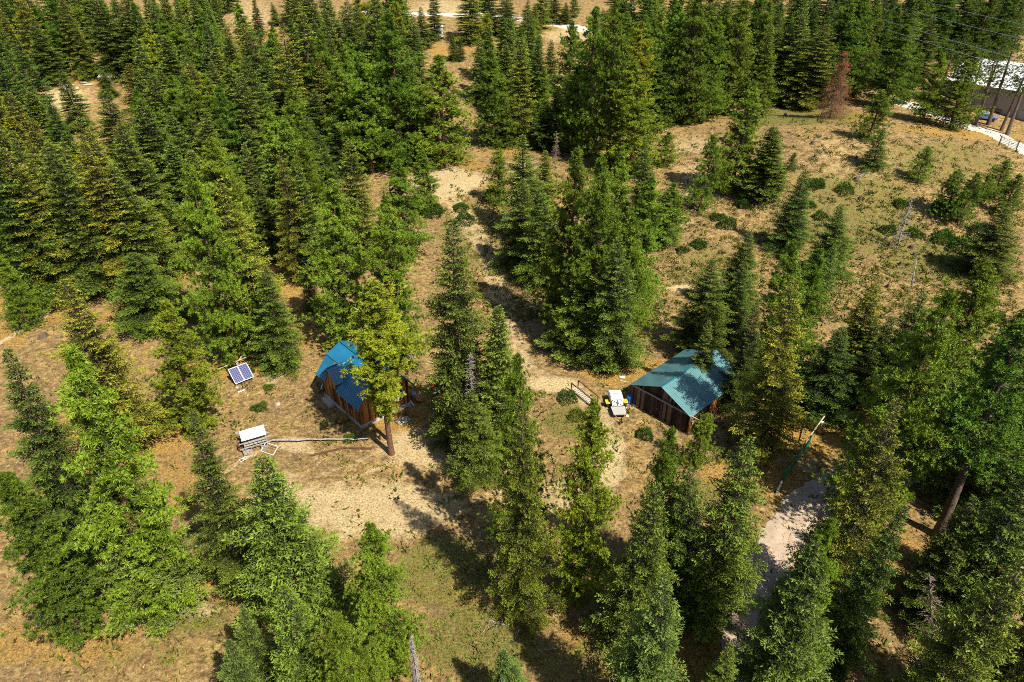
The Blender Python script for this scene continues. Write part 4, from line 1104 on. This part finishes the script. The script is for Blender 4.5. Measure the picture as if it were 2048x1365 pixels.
# ---------------------------------------------------------------- solar panels
B0 = at(471, 768.5, hz(*at(471, 775)[:2]) + .35); B1 = at(507.5, 754, B0.z)
sol = thing('solar_panel_array', 'pair of blue gridded solar panels in white frames', 'solar panels', (B0.x, B0.y, hz(B0.x, B0.y)), math.atan2(B1.y - B0.y, B1.x - B0.x))
SWd = (B1 - B0).length; SL = 1.95; ta = math.radians(40); cu, su = math.cos(ta), math.sin(ta)
def sp(x, l, off=0): return Vector((x, l * cu - off * su, .35 + l * su + off * cu))
def panel_mat():
    m = bpy.data.materials.new('solar cells'); m.use_nodes = True; n = m.node_tree.nodes; l = m.node_tree.links; b = n['Principled BSDF']
    uv = n.new('ShaderNodeTexCoord'); br = n.new('ShaderNodeTexBrick'); br.offset = 0; br.inputs['Scale'].default_value = 1
    br.inputs['Color1'].default_value = (.008, .012, .085, 1); br.inputs['Color2'].default_value = (.01, .016, .10, 1); br.inputs['Mortar'].default_value = (.16, .18, .32, 1)
    br.inputs['Mortar Size'].default_value = .014; br.inputs['Brick Width'].default_value = .21; br.inputs['Row Height'].default_value = .21
    mp = n.new('ShaderNodeMapping'); mp.inputs['Rotation'].default_value = (-ta, 0, 0)
    l.new(uv.outputs['Object'], mp.inputs[0]); l.new(mp.outputs[0], br.inputs['Vector']); l.new(br.outputs[0], b.inputs['Base Color'])
    b.inputs['Roughness'].default_value = .25; return m
M['cells'] = panel_mat()
for i in range(2):
    a = SWd * i / 2 + .015; b = SWd * (i + 1) / 2 - .015
    MB().slab([sp(a, .03), sp(b, .03), sp(b, SL - .03), sp(a, SL - .03)], (0, -su, cu), .03).build('panel', M['cells'], sol)
    fr = MB(); 
    for p, q in ((sp(a, 0, .02), sp(b, 0, .02)), (sp(a, SL, .02), sp(b, SL, .02))): fr.bar(p, q, .07, .06, (0, -su, cu))
    for p, q in ((sp(a, .035, .021), sp(a, SL - .035, .021)), (sp(b, .035, .021), sp(b, SL - .035, .021))): fr.bar(p, q, .07, .06, (0, -su, cu))
    fr.build('panel_frame', M['white'], sol)
for x, y in ((.1, .1), (SWd - .1, .1), (.1, SL * cu - .1), (SWd - .1, SL * cu - .1)):
    MB().bar((x, y, -.3), (x, y, .3 + y * su / cu), .09).build('post', M['grey_wood'], sol)
def plank(label, a, b, w, h, m, za=.1, zb=.1, name='board', cat='board', group=None, up=(0, 0, 1)):
    P = at(*a); Q = at(*b); P.z += za; Q.z += zb
    o = MB().bar(P, Q, w, h, up).build(name, m)
    return tag(o, label, cat, group)
plank('long pale board sticking out behind the solar panels', (438, 745), (516, 718), .14, .05, M['pale_wood'], .45, .9)
plank('grey board lying left of the solar panels', (445, 732), (476, 733), .14, .05, M['grey_wood'], .2, .25)
plank('short upright tilted board behind the solar panels', (474, 733), (487, 722), .16, .04, M['pale_wood'], .3, .8)
plank('dark prop beam under the left panel', (452, 738), (470, 766), .12, .08, M['brown_wood'], .5, .05)
plank('weathered white board scrap below the solar panels', (476, 786), (490, 781), .22, .05, M['white'], .08, .08)
plank('small grey board on pale ground right of the solar panels', (569, 744), (583, 742), .16, .05, M['grey_wood'], .06, .06)
plank('thin pale stick on the ground below the panels', (507, 782), (516, 773), .05, .03, M['pale_wood'], .05, .05, 'stick', 'stick')
for i, (px, py, r, lb) in enumerate([(474, 776, .22, 'grey rock under the left panel corner'), (483, 774, .16, 'small pale rock under the panels'), (495, 792, .18, 'pale rock below the white board scrap'), (492, 787, .12, 'small rock beside the white board scrap'), (1296, 588, .3, 'pale rock on slope left'), (556, 808, .25, 'yellow mossy rock left of cabin')][:4] + [(556, 809, .3, 'yellowish mossy rock between the cabin and the panels')]):
    p = at(px, py); g = np.random.default_rng(i); bm_v = []
    mb = MB(); mb.lathe([(r*.6, -.1), (r, .02), (r*.85, r*.45), (r*.4, r*.7)], 9)
    mb.v = [(x + g.normal(0, r*.1), y + g.normal(0, r*.1), z + g.normal(0, r*.06)) for x, y, z in mb.v]
    o = mb.build('rock', M['stone']); o.location = p; tag(o, lb, 'rock')

# ---------------------------------------------------------------- lumber stand with the white roof sheet
Cc = at(512, 890); LA = math.radians(28)
ls = thing('lumber_stand', 'small open lumber stand under a tilted white roof sheet', 'stand', (Cc.x, Cc.y, Cc.z), LA)
for x in (-1.1, 1.1):
    for y in (-.75, .75): MB().bar((x, y, -.2), (x, y, 1.25 + (.35 if y > 0 else 0)), .09).build('post', M['grey_wood'], ls)
MB().slab([(-1.25, -.60, 1.40), (1.2, -.60, 1.40), (1.2, .70, 1.74), (-1.25, .70, 1.74)], (0, -.23, 1), .03).build('roof_sheet', M['white_roof'], ls)
for y, z in ((-.75, 1.22), (.75, 1.55), (-.75, .55), (.75, .55)): MB().bar((-1.6, y - .05, z), (1.6, y - .05, z), .06, .1).build('rail', M['grey_wood'], ls)
MB().bar((-1.6, 1.1, 1.4), (1.3, 1.1, 1.4), .07, .08).build('rail', M['grey_wood'], ls)
for x in (-1.12, 0, 1.12): MB().bar((x, -.9, .62), (x, 1.15, .62), .06, .08).build('cross_rail', M['grey_wood'], ls)
for i in range(5): MB().box((-1.05 + i * .42, -.7, .67), (-1.05 + i * .42 + .38, .7, .70)).build('shelf_board', M['grey_wood'], ls)
def crate(label, px, py, rz, w=1.0, d=.7, h=.6, m='grey_wood'):
    p = at(px, py); o = thing('wooden_crate', label, 'crate', p, rz)
    for i in range(3):
        z = .04 + i * h / 3
        for y in (-d/2, d/2): MB().box((-w/2, y - .015, z), (w/2, y + .015, z + h / 3 - .05)).build('slat', M[m], o)
        for x in (-w/2 + .02, w/2 - .02): MB().box((x - .015, -d/2 + .02, z), (x + .015, d/2 - .02, z + h / 3 - .05)).build('slat', M[m], o)
    MB().box((-w/2 + .04, -d/2 + .02, .02), (w/2 - .04, d/2 - .02, .04)).build('bottom', M['brown_wood'], o)
crate('grey open crate at the left end of the lumber stand', 487, 897, LA, m='brown_wood')
crate('grey open crate in front of the lumber stand', 496, 906, LA + .1, .9, .6, .5)
crate('small crate at the right end under the white sheet', 531, 893, LA + 1.2, .9, .6, .5)
fr = thing('cold_frame', 'white rectangular wooden frame leaning right of the lumber stand', 'frame', at(540, 902), LA - .9)
for (a, b) in (((-.8, -.45, .05), (.8, -.45, .05)), ((-.8, .45, .5), (.8, .45, .5))): MB().bar(a, b, .06).build('rail', M['white'], fr)
for x in (-.8, .8): MB().bar((x, -.45, .05), (x, .45, .5), .055).build('stile', M['white'], fr)
for i, (px, py, lb) in enumerate([(484, 921, 'white ring on the ground, left of two by the stand'), (490, 918, 'white ring on the ground, right of two by the stand')]):
    mb = MB(); p = at(px, py); N = 14
    mb.tube([(.22 * math.cos(6.283 * k / N), .22 * math.sin(6.283 * k / N), .06) for k in range(N + 1)], .045, 6, False); o = mb.build('ring', M['white']); o.location = p; tag(o, lb, 'ring')

# ---------------------------------------------------------------- log rail and planks
rl = thing('log_rail', 'long peeled grey log rail between the stand and the cabin pine', 'rail', at(545, 885))
Pa = at(545, 886); Pb = at(738, 884); mb = MB(); N = 14; g = random.Random(3)
mb.tube([(Pb - Pa) * (i / N) + Vector((0, g.uniform(-.09, .09), .32 + g.uniform(-.05, .05))) for i in range(N + 1)], [.10 - .03 * i / N for i in range(N + 1)], 8); mb.build('rail', M['dead'], rl)
for t in (.05, .5, .95): q = (Pb - Pa) * t; MB().tube([q + Vector((0, 0, -.2)), q + Vector((0, 0, .26))], .08, 7).build('post', M['bark'], rl)
plank('rust brown plank bending toward the cabin pine, left piece', (622, 913), (690, 897), .20, .10, M['brown_wood'], .1, .12, 'plank', 'plank')
plank('rust brown plank ending near the cabin pine, right piece', (690, 898), (744, 899), .18, .10, M['brown_wood'], .12, .12, 'plank', 'plank')
mb = MB(); p = at(761, 879); mb.tube([(0, 0, -.2), (0, 0, 1.1)], [.09, .08], 8); o = mb.build('post', M['bark']); o.location = p; tag(o, 'short dark post left of the cabin pine trunk', 'post')
mb = MB(); p = at(777, 880); mb.tube([(0, 0, -.2), (.02, 0, 3.5), (.0, 0, 8.5)], [.24, .20, .12], 9); o = mb.build('dead_pine', M['bark_red']); o.location = p; tag(o, 'reddish bare trunk just behind the cabin pine', 'dead tree')

# ---------------------------------------------------------------- yard things by the cabin
o = MB().box((-.75, -.5, -.05), (.75, .5, .06)).build('paving_slab', M['grey_plastic'], bevel=.01); o.location = at(807, 841); o.rotation_euler = (0, 0, ANG); tag(o, 'pale grey slab lying on the dirt in front of the cabin', 'slab')
def drum(name, label, px, py, m, r=.29, h=.88, cat='barrel', lid=None):
    p = at(px, py); o = thing(name, label, cat, p)
    MB().lathe([(r*.94, 0), (r, .05), (r*1.03, h*.33), (r*.98, h*.36), (r*.98, h*.63), (r*1.03, h*.66), (r, h*.95), (r*.93, h)], 20).build('body', m, o, True)
    MB().lathe([(r*.96, h + .002), (r*.96, h + .03), (r*.8, h + .03), (r*.78, h + .015)], 20).build('lid', lid or m, o)
    return o
drum('barrel', 'red plastic barrel under the firs right of the cabin', 869, 782, M['red'], .3, .75)
drum('barrel', 'blue plastic barrel beside the red one', 882, 779, M['blue'], .3, .8)
drum('barrel', 'bright blue plastic barrel at the garage corner', 1258, 806, M['blue'], .33, .98)
pb = thing('bucket', 'white plastic bucket below the red barrel', 'bucket', at(872, 792))
mb = MB(); mb.lathe([(.22, 0), (.27, .38), (.29, .40), (.25, .40), (.20, .03)], 18); mb.build('body', M['white'], pb, True)
mb = MB(); mb.tube([(.28 * math.cos(a), 0, .40 + .16 * math.sin(a)) for a in np.linspace(0, 3.1416, 9)], .012, 5); mb.build('handle', M['wire'], pb)
fp = thing('fire_pit', 'round rusty fire pit bowl near the cabin corner', 'fire pit', at(842, 802))
mb = MB(); mb.lathe([(.25, .02), (.45, .12), (.58, .34), (.60, .36), (.55, .35), (.40, .16), (.2, .1)], 20); mb.build('bowl', M['rust'], fp, True)
for k_ in range(3): a = k_ * 2.09; MB().bar((.4*math.cos(a), .4*math.sin(a), -.1), (.42*math.cos(a), .42*math.sin(a), .2), .05).build('leg', M['black_metal'], fp)
cs = at(814, 727); ob = thing('metal_sheet', 'corrugated silver sheet leaning in shade behind the cabin', 'metal sheet', cs, ANG)
mb = MB()
for i in range(9): mb.bar((-.9 + i * .22, -.35, .25), (-.9 + i * .22, .5, .75), .13, .04)
mb.build('corrugated_sheet', M['galv'], ob); MB().bar((-.95, .5, .70), (.95, .5, .70), .06).build('prop', M['brown_wood'], ob)
st = thing('steps', 'small grey wooden steps leaning at the cabin corner', 'steps', at(826, 796), ANG - .3)
for i in range(4): MB().box((-.1, -.5 + i * .02, .08 + i * .2), (.45 - i * .02, .5, .12 + i * .2)).build('tread', M['grey_wood'], st) if i < 3 else None
for y in (-.46, .46): MB().bar((.6, y, 0), (-.1, y, .9), .05, .14).build('stringer', M['grey_wood'], st)
plank('pale board leaning at the cabin corner foot', (820, 806), (828, 812), .14, .04, M['white'], .35, .03)
plank('white board standing against the cabin back corner', (643, 784), (649, 777), .12, .04, M['white'], .4, .9)
plank('white thin pipe lying in the shade behind the cabin', (857, 726), (870, 729), .08, .05, M['white'], .15, .15, 'pipe', 'pipe')

# ---------------------------------------------------------------- footbridge
Fa = at(1146.6, 784.5); Fb = at(1156, 776); Fc = at(1195, 808); u = (Fc - Fb); u.z = 0; FL = u.length; u = u.normalized()
fbg = thing('footbridge', 'little wooden footbridge with two handrails on the footpath', 'footbridge', Fb, math.atan2(u.y, u.x))
wv = Vector((u.y, -u.x, 0)); FW = (Fa - Fb).dot(wv); FW = max(.9, min(1.5, abs(FW))) 
for y in (0, -FW):
    for x in (0, FL): MB().bar((x, y, -.2), (x, y, 1.1), .10).build('post', M['brown_wood'], fbg)
    MB().bar((-.05, y, 1.05), (FL + .05, y, 1.05), .08, .09).build('handrail', M['brown_wood'], fbg)
    MB().bar((0, y, .12), (FL, y, .12), .08, .16).build('side_beam', M['grey_wood'], fbg)
n_ = int(FL / .34)
for i in range(n_): MB().box((.05 + i * .34, -FW + .05, .20), (.05 + i * .34 + .24, -.05, .25)).build('plank', M['pale_wood'], fbg)

# ---------------------------------------------------------------- trailer
tr = thing('utility_trailer', 'small white box trailer with grey front deck and yellow wheel guards', 'trailer', at(1236, 826), math.radians(3))
MB().box((-.72, .9, .5), (.72, 2.6, 1.15)).build('body', M['white'], tr, bevel=.03)
q = MB().box((-.66, .95, 1.15), (.66, 2.55, 1.24)).build('lid', M['white_roof'], tr, bevel=.02)
MB().box((-.25, 1.7, 1.243), (.25, 2.1, 1.27)).build('hatch', M['grey_plastic'], tr)
ng = MB().slab([(-.62, .42, .62), (.62, .42, .62), (.62, .88, 1.12), (-.62, .88, 1.12)], (0, -.7, .65), .03).build('net_panel', M['white_roof'], tr)
x_ = MB(); 
for a, b in (((-.6, .40, .66), (.6, .84, 1.14)), ((.6, .40, .66), (-.6, .84, 1.14)), ((-.6, .38, .65), (.6, .38, .65)), ((-.4, .86, 1.15), (.4, .86, 1.15)), ((0, .40, .68), (0, .84, 1.14))): x_.bar(a, b, .06, .04, (0, -.7, .65))
x_.build('straps', M['black'], ng)
MB().slab([(-.70, -1.0, .56), (.70, -1.0, .56), (.80, .40, .60), (-.80, .40, .60)], (0, 0, 1), .08).build('deck', M['grey_plastic'], tr)
MB().box((-.70, -.95, .30), (.70, 2.6, .47)).build('frame', M['black_metal'], tr)
for sx in (-1, 1):
    MB().box((sx * 1.02 - .24, .85, .62), (sx * 1.02 + .24, 1.6, .70)).build('wheel_guard', M['yellow'], tr, bevel=.02)
    w = MB(); w.tube([(sx * .88, 1.22, .30), (sx * 1.12, 1.22, .30)], .32, 18); wh = w.build('wheel', M['tyre'], tr)
    w = MB(); w.tube([(sx * 1.10, 1.22, .30), (sx * 1.135, 1.22, .30)], .16, 12); w.build('rim', M['galv'], wh)
    MB().bar((sx * .55, -.95, .38), (0, -2.1, .38), .07).build('tongue_bar', M['rust'], tr)
MB().bar((0, -2.0, .40), (0, -2.35, .44), .12).build('hitch', M['black_metal'], tr)
w = MB(); w.tube([(.0, -1.9, -.02), (0, -1.9, .75)], .04, 8); w.build('jack', M['black_metal'], tr)
plank('white flat scrap on the dirt right of the trailer', (1252, 833), (1258, 832), .35, .03, M['white'], .03, .03, 'scrap', 'scrap')
plank('white broken board beside the blue garage barrel', (1248, 816), (1254, 816), .14, .04, M['white'], .05, .05)
plank('stack of pale boards left of the garage, upper board', (1239, 756), (1250, 757), .30, .12, M['white'], .1, .1)
plank('pale board left of the garage, lower board', (1240, 762), (1251, 765), .16, .08, M['pale_wood'], .06, .06)
plank('long pale beam by the central fir clump', (1144, 717), (1176, 728), .35, .18, M['pale_wood'], .12, .12, 'beam', 'beam')
plank('thin pale board in the shade left of the central fir', (1078, 694), (1088, 690), .14, .05, M['white'], .1, .1)
plank('grey board in the central shade right of a thin pale one', (1100, 705), (1112, 702), .14, .05, M['grey_wood'], .1, .1)
plank('low curb board along the garage front', (1262, 808), (1274, 815), .16, .10, M['white'], .03, .03)
# tank on a stand
tk = thing('water_tank', 'grey blue tank on a wooden stand under the central firs', 'tank', at(1184, 722))
for x in (-.45, .45):
    for y in (-.45, .45): MB().bar((x, y, -.2), (x, y, 2.0), .10).build('leg', M['grey_wood'], tk)
MB().box((-.6, -.6, 2.0), (.6, .6, 2.1)).build('platform', M['grey_wood'], tk)
MB().lathe([(.5, 2.1), (.55, 2.15), (.55, 2.75), (.45, 2.9), (.15, 2.95)], 18).build('vessel', M['galv'], tk, True)
# white tarp heap and its poles
tp = at(1017, 442); g = np.random.default_rng(4); mb = MB(); n_, m_ = 16, 9
vs = []
for j in range(m_):
    for i in range(n_):
        a = 6.283 * i / n_; t = j / (m_ - 1); r = math.sin(min(1, (1 - t) * 1.15) * 1.57) * (1 + .10 * math.sin(5 * a + 3 * t)); vs.append((1.0 * r * math.cos(a), 2.3 * r * math.sin(a), 1.5 * t ** .7 + .05 * math.sin(7 * a)))
mb.add(vs, [(j*n_+i, j*n_+(i+1)%n_, (j+1)*n_+(i+1)%n_, (j+1)*n_+i) for j in range(m_-1) for i in range(n_)])
o = mb.build('tarp', M['tarp'], None, True); o.location = tp; o.rotation_euler = (0, 0, .15); tag(o, 'bluish white tarp heap in the shade beside the central firs', 'tarp')
plank('white pole lying left of the tarp, upper', (979, 446), (989, 438), .10, .08, M['white'], .06, .06, 'pole', 'pole')
plank('white pole lying below the tarp, middle and longest', (997, 447), (1011, 441), .10, .08, M['white'], .06, .06, 'pole', 'pole')
plank('white pole lying below the tarp, lowest', (994, 458), (1005, 452), .10, .08, M['white'], .06, .06, 'pole', 'pole')
plank('white pole behind the tarp', (1014, 402), (1023, 397), .10, .08, M['white'], .1, .3, 'pole', 'pole')
# blue pail lower left
o = MB().lathe([(.14, 0), (.17, .3), (.18, .32), (.14, .32), (.12, .02)], 14).build('pail', M['blue'], None, True); o.location = at(360, 1219); tag(o, 'small blue pail on the ground at lower left', 'pail')

# ---------------------------------------------------------------- green pipe gate
def pipe_gate(label, pa, pb, hgt, m, nrail, name, posts=True, brace=True, post_h=1.6, post_m=None):
    A = at(*pa); B = at(*pb); v = B - A; L = math.hypot(v.x, v.y)
    o = thing(name, label, 'gate', A, math.atan2(v.y, v.x)); dz = v.z
    for i in range(nrail):
        z = .25 + (hgt - .25) * i / (nrail - 1); MB().tube([(0, 0, z), (L, 0, z + dz)], .035, 8).build('rail', m, o)
    for x in (0, L * .5, L): MB().tube([(x, 0, .22 + dz * x / L), (x, 0, hgt + .03 + dz * x / L)], .04, 8).build('upright', m, o)
    if brace:
        MB().tube([(0, .03, .25), (L * .5, .03, hgt + dz * .5)], .025, 6).build('brace', m, o); MB().tube([(L, .03, .25 + dz), (L * .5, .03, hgt + dz * .5)], .025, 6).build('brace', m, o)
    if posts:
        for x in (-.15, L + .15): MB().tube([(x, 0, -.4), (x, 0, post_h + dz * x / L)], .09, 10).build('post', post_m or m, o)
    return o
pipe_gate('green pipe gate standing open in shade by the driveway', (1567, 962), (1614, 897), 1.25, M['green_metal'], 6, 'pipe_gate')
g_ = at(1552, 990); P_ = at(1561, 975); o = MB().bar(g_, P_ + Vector((0, 0, .9)), .16).build('leaning_post', M['grey_wood']); tag(o, 'short grey leaning post at the near end of the green gate', 'post')
g_ = at(1612, 893); P_ = at(1638, 868); o = MB().tube([g_ + Vector((0, 0, 1.1)), P_ + Vector((0, 0, 2.4))], .07, 8).build('slanting_pole', M['pale_wood']); tag(o, 'pale slanting pole beyond the green gate', 'pole')
mbx = thing('gate_post', 'short pale grey post beyond the slanting pole', 'post', at(1638, 868)); MB().box((-.09, -.09, -.2), (.09, .09, 1.5)).build('post', M['grey_wood'], mbx); MB().box((-.16, -.12, 1.5), (.16, .12, 1.62)).build('cap', M['white'], mbx)
pipe_gate('black pipe gate standing open beside the upper right road', (1998, 292), (2030, 301), 1.75, M['black_metal'], 6, 'road_gate', True, False, 2.1)

# ---------------------------------------------------------------- far things
def building(name, label, pa, pb, depth, he, hr, roofm, wallm, base_z=None):
    A = at(*pa); B = at(*pb); v = B - A; L = math.hypot(v.x, v.y)
    o = thing(name, label, 'building', (A.x, A.y, min(A.z, B.z)), math.atan2(v.y, v.x))
    w = MB(); w.box((.2, .2, -1), (L - .2, depth - .2, he)); w.add([(.2, .2, he), (.2, depth - .2, he), (.2, depth / 2, hr - .1), (L - .2, .2, he), (L - .2, depth - .2, he), (L - .2, depth / 2, hr - .1)], [(0, 2, 1), (3, 4, 5), (0, 3, 5, 2), (1, 2, 5, 4)])
    w.build('wall', wallm, o)
    ribbed('roof', roofm, [(-.4, -.5, he), (L + .4, -.5, he), (L + .4, depth / 2, hr), (-.4, depth / 2, hr)], o, int(L / .9))
    ribbed('roof', roofm, [(-.4, depth + .5, he), (L + .4, depth + .5, he), (L + .4, depth / 2, hr), (-.4, depth / 2, hr)], o, int(L / .9))
    return o, L
bd, BL = building('barn', 'long white roofed building behind bare trunks at upper right', (1885, 190), (2120, 262), 20, 7.0, 11.5, M['white_roof'], M['grey_wood'])
for i in range(5): 
    x = 3 + i * BL / 5.5
    d_ = MB().box((x, .10, 0), (x + 2.6, .19, 2.8)).build('door', M['grey_plastic'], bd) if i % 2 else MB().box((x, .08, 1.4), (x + 1.2, .19, 2.3)).build('window', M['glass'], bd)
b2, L2 = building('shed', 'small white roofed shed glimpsed among the upper pines', (1484, 178), (1528, 182), 5, 2.6, 4.0, M['white_roof'], M['white'])
MB().box((1.2, .08, 0), (2.2, .19, 2.0)).build('door', M['grey_plastic'], b2)
b3, L3 = building('white_shed', 'small white box shed at the tan clearing upper left', (205, 172), (226, 171), 2.4, 2.2, 2.7, M['white_roof'], M['white'])
MB().box((.9, .08, .9), (1.8, .19, 1.6)).build('window', M['glass'], b3)
# wood pile by it
for i, (px, py) in enumerate([(112, 168), (122, 172), (133, 176), (142, 172), (168, 168), (178, 172), (150, 180), (128, 182)]):
    p = at(px, py); g = random.Random(i); mb = MB()
    a = g.uniform(-.6, .6); mb.tube([(-1.1 * math.cos(a), -1.1 * math.sin(a), .2), (1.1 * math.cos(a), 1.1 * math.sin(a), .3)], [.28, .25], 8)
    o = mb.build('cut_log', M['pale_wood']); o.location = p; tag(o, ('leftmost pale cut log at the far left of the scattered pile', 'second pale cut log from the left in the scattered pile', 'pale cut log at the lower middle of the scattered pile', 'pale cut log in the middle of the scattered pile', 'pale cut log left of the small white box shed', 'pale cut log closest to the small white box shed', 'lowest pale cut log in the row of scattered logs', 'pale cut log below the left end of the pile')[i], 'log', 'cut logs in the upper left clearing')
# white camper
Ra = at(878, 80); rv = thing('camper', 'white travel camper parked in the tan field at the top', 'camper', Ra, math.radians(4))
MB().box((-1.3, 0, .55), (1.3, 7.5, 3.1)).build('body', M['white'], rv, bevel=.15)
for y in (1.2, 4.0): MB().box((-.3, y, 3.1), (.3, y + .6, 3.28)).build('roof_vent', M['grey_plastic'], rv)
MB().box((-.9, -.03, 1.7), (.9, .02, 2.4)).build('window', M['glass'], rv); MB().box((1.29, 1.0, 1.6), (1.33, 2.2, 2.3)).build('window', M['glass'], rv)
MB().box((1.29, 4.8, .7), (1.33, 5.5, 2.6)).build('door', M['grey_plastic'], rv)
for sx in (-1.15, 1.15):
    for y in (3.2, 4.2): w = MB(); w.tube([(sx - .1, y, .35), (sx + .1, y, .35)], .36, 14); w.build('wheel', M['tyre'], rv)
# blue tank/car by the road
vh = thing('parked_car', 'bluish grey car parked in shade beside the upper right road', 'car', at(1972, 240), math.radians(-25))
mb = MB(); 
prof = [(-2.1, .35), (2.1, .35), (2.15, .8), (1.2, .95), (.6, 1.45), (-1.1, 1.5), (-1.8, 1.0), (-2.15, .9)]; k = len(prof)
mb.add([(x, -.85, z) for x, z in prof] + [(x, .85, z) for x, z in prof], [tuple(range(k)), tuple(range(2*k-1, k-1, -1))] + [(i, i+k, (i+1)%k+k, (i+1)%k) for i in range(k)])
mb.build('body', mat('blue grey car paint', (.12, .18, .38), .3, spec=.6), vh, bevel=.08)
MB().slab([(1.17, -.7, 1.0), (1.17, .7, 1.0), (.65, .65, 1.44), (.65, -.65, 1.44)], (.6, 0, .7), .02).build('windscreen', M['glass'], vh)
for sy in (-1, 1): MB().slab([(-1.2, sy * .86, 1.0), (.75, sy * .86, 1.0), (.5, sy * .86, 1.38), (-1.0, sy * .86, 1.42)], (0, sy, 0), .02).build('side_window', M['glass'], vh)
for x in (-1.35, 1.35):
    for sy in (-.8, .8): w = MB(); w.tube([(x, sy - .1, .33), (x, sy + .1, .33)], .33, 14); w.build('wheel', M['tyre'], vh)

# ---------------------------------------------------------------- power line
ny_ = 682.5 + F / math.tan(PITCH); pb_y = 165; pb_x = 1024 + (1736 - 1024) * (ny_ - pb_y) / (ny_ - 36)
Pp = at(pb_x, pb_y); v = (682.5 - 36) / F; ph = CAMZ + Pp.y * (v * CP - SP) / (CP + v * SP) - Pp.z
up_ = thing('utility_pole', 'thin grey utility pole in front of the upper right pines', 'utility pole', Pp)
MB().tube([(0, 0, -.5), (0, 0, ph)], [.2, .13], 10).build('pole', M['dead'], up_)
WZ = Pp.z + ph
for i, (a, b, lb) in enumerate([((1560, -14), (2130, 170), 'lowest power wire crossing the upper right woods'), ((1600, -14), (2130, 145), 'second lowest power wire crossing the upper right'), ((1700, -14), (2130, 98), 'second highest power wire across the top right corner'), ((1790, -14), (2130, 66), 'highest power wire across the top right corner')]):
    z = WZ + (0, .3, 2.0, 2.3)[i]
    A = at(*a, z=z); B = at(*b, z=z); mb = MB(); N = 24
    mb.tube([A.lerp(B, k / N) - Vector((0, 0, 1.2 * 4 * (k / N) * (1 - k / N) * .4)) for k in range(N + 1)], .035, 5)
    o = mb.build('power_wire', M['wire']); tag(o, lb, 'wire', 'power wires over the upper right woods')
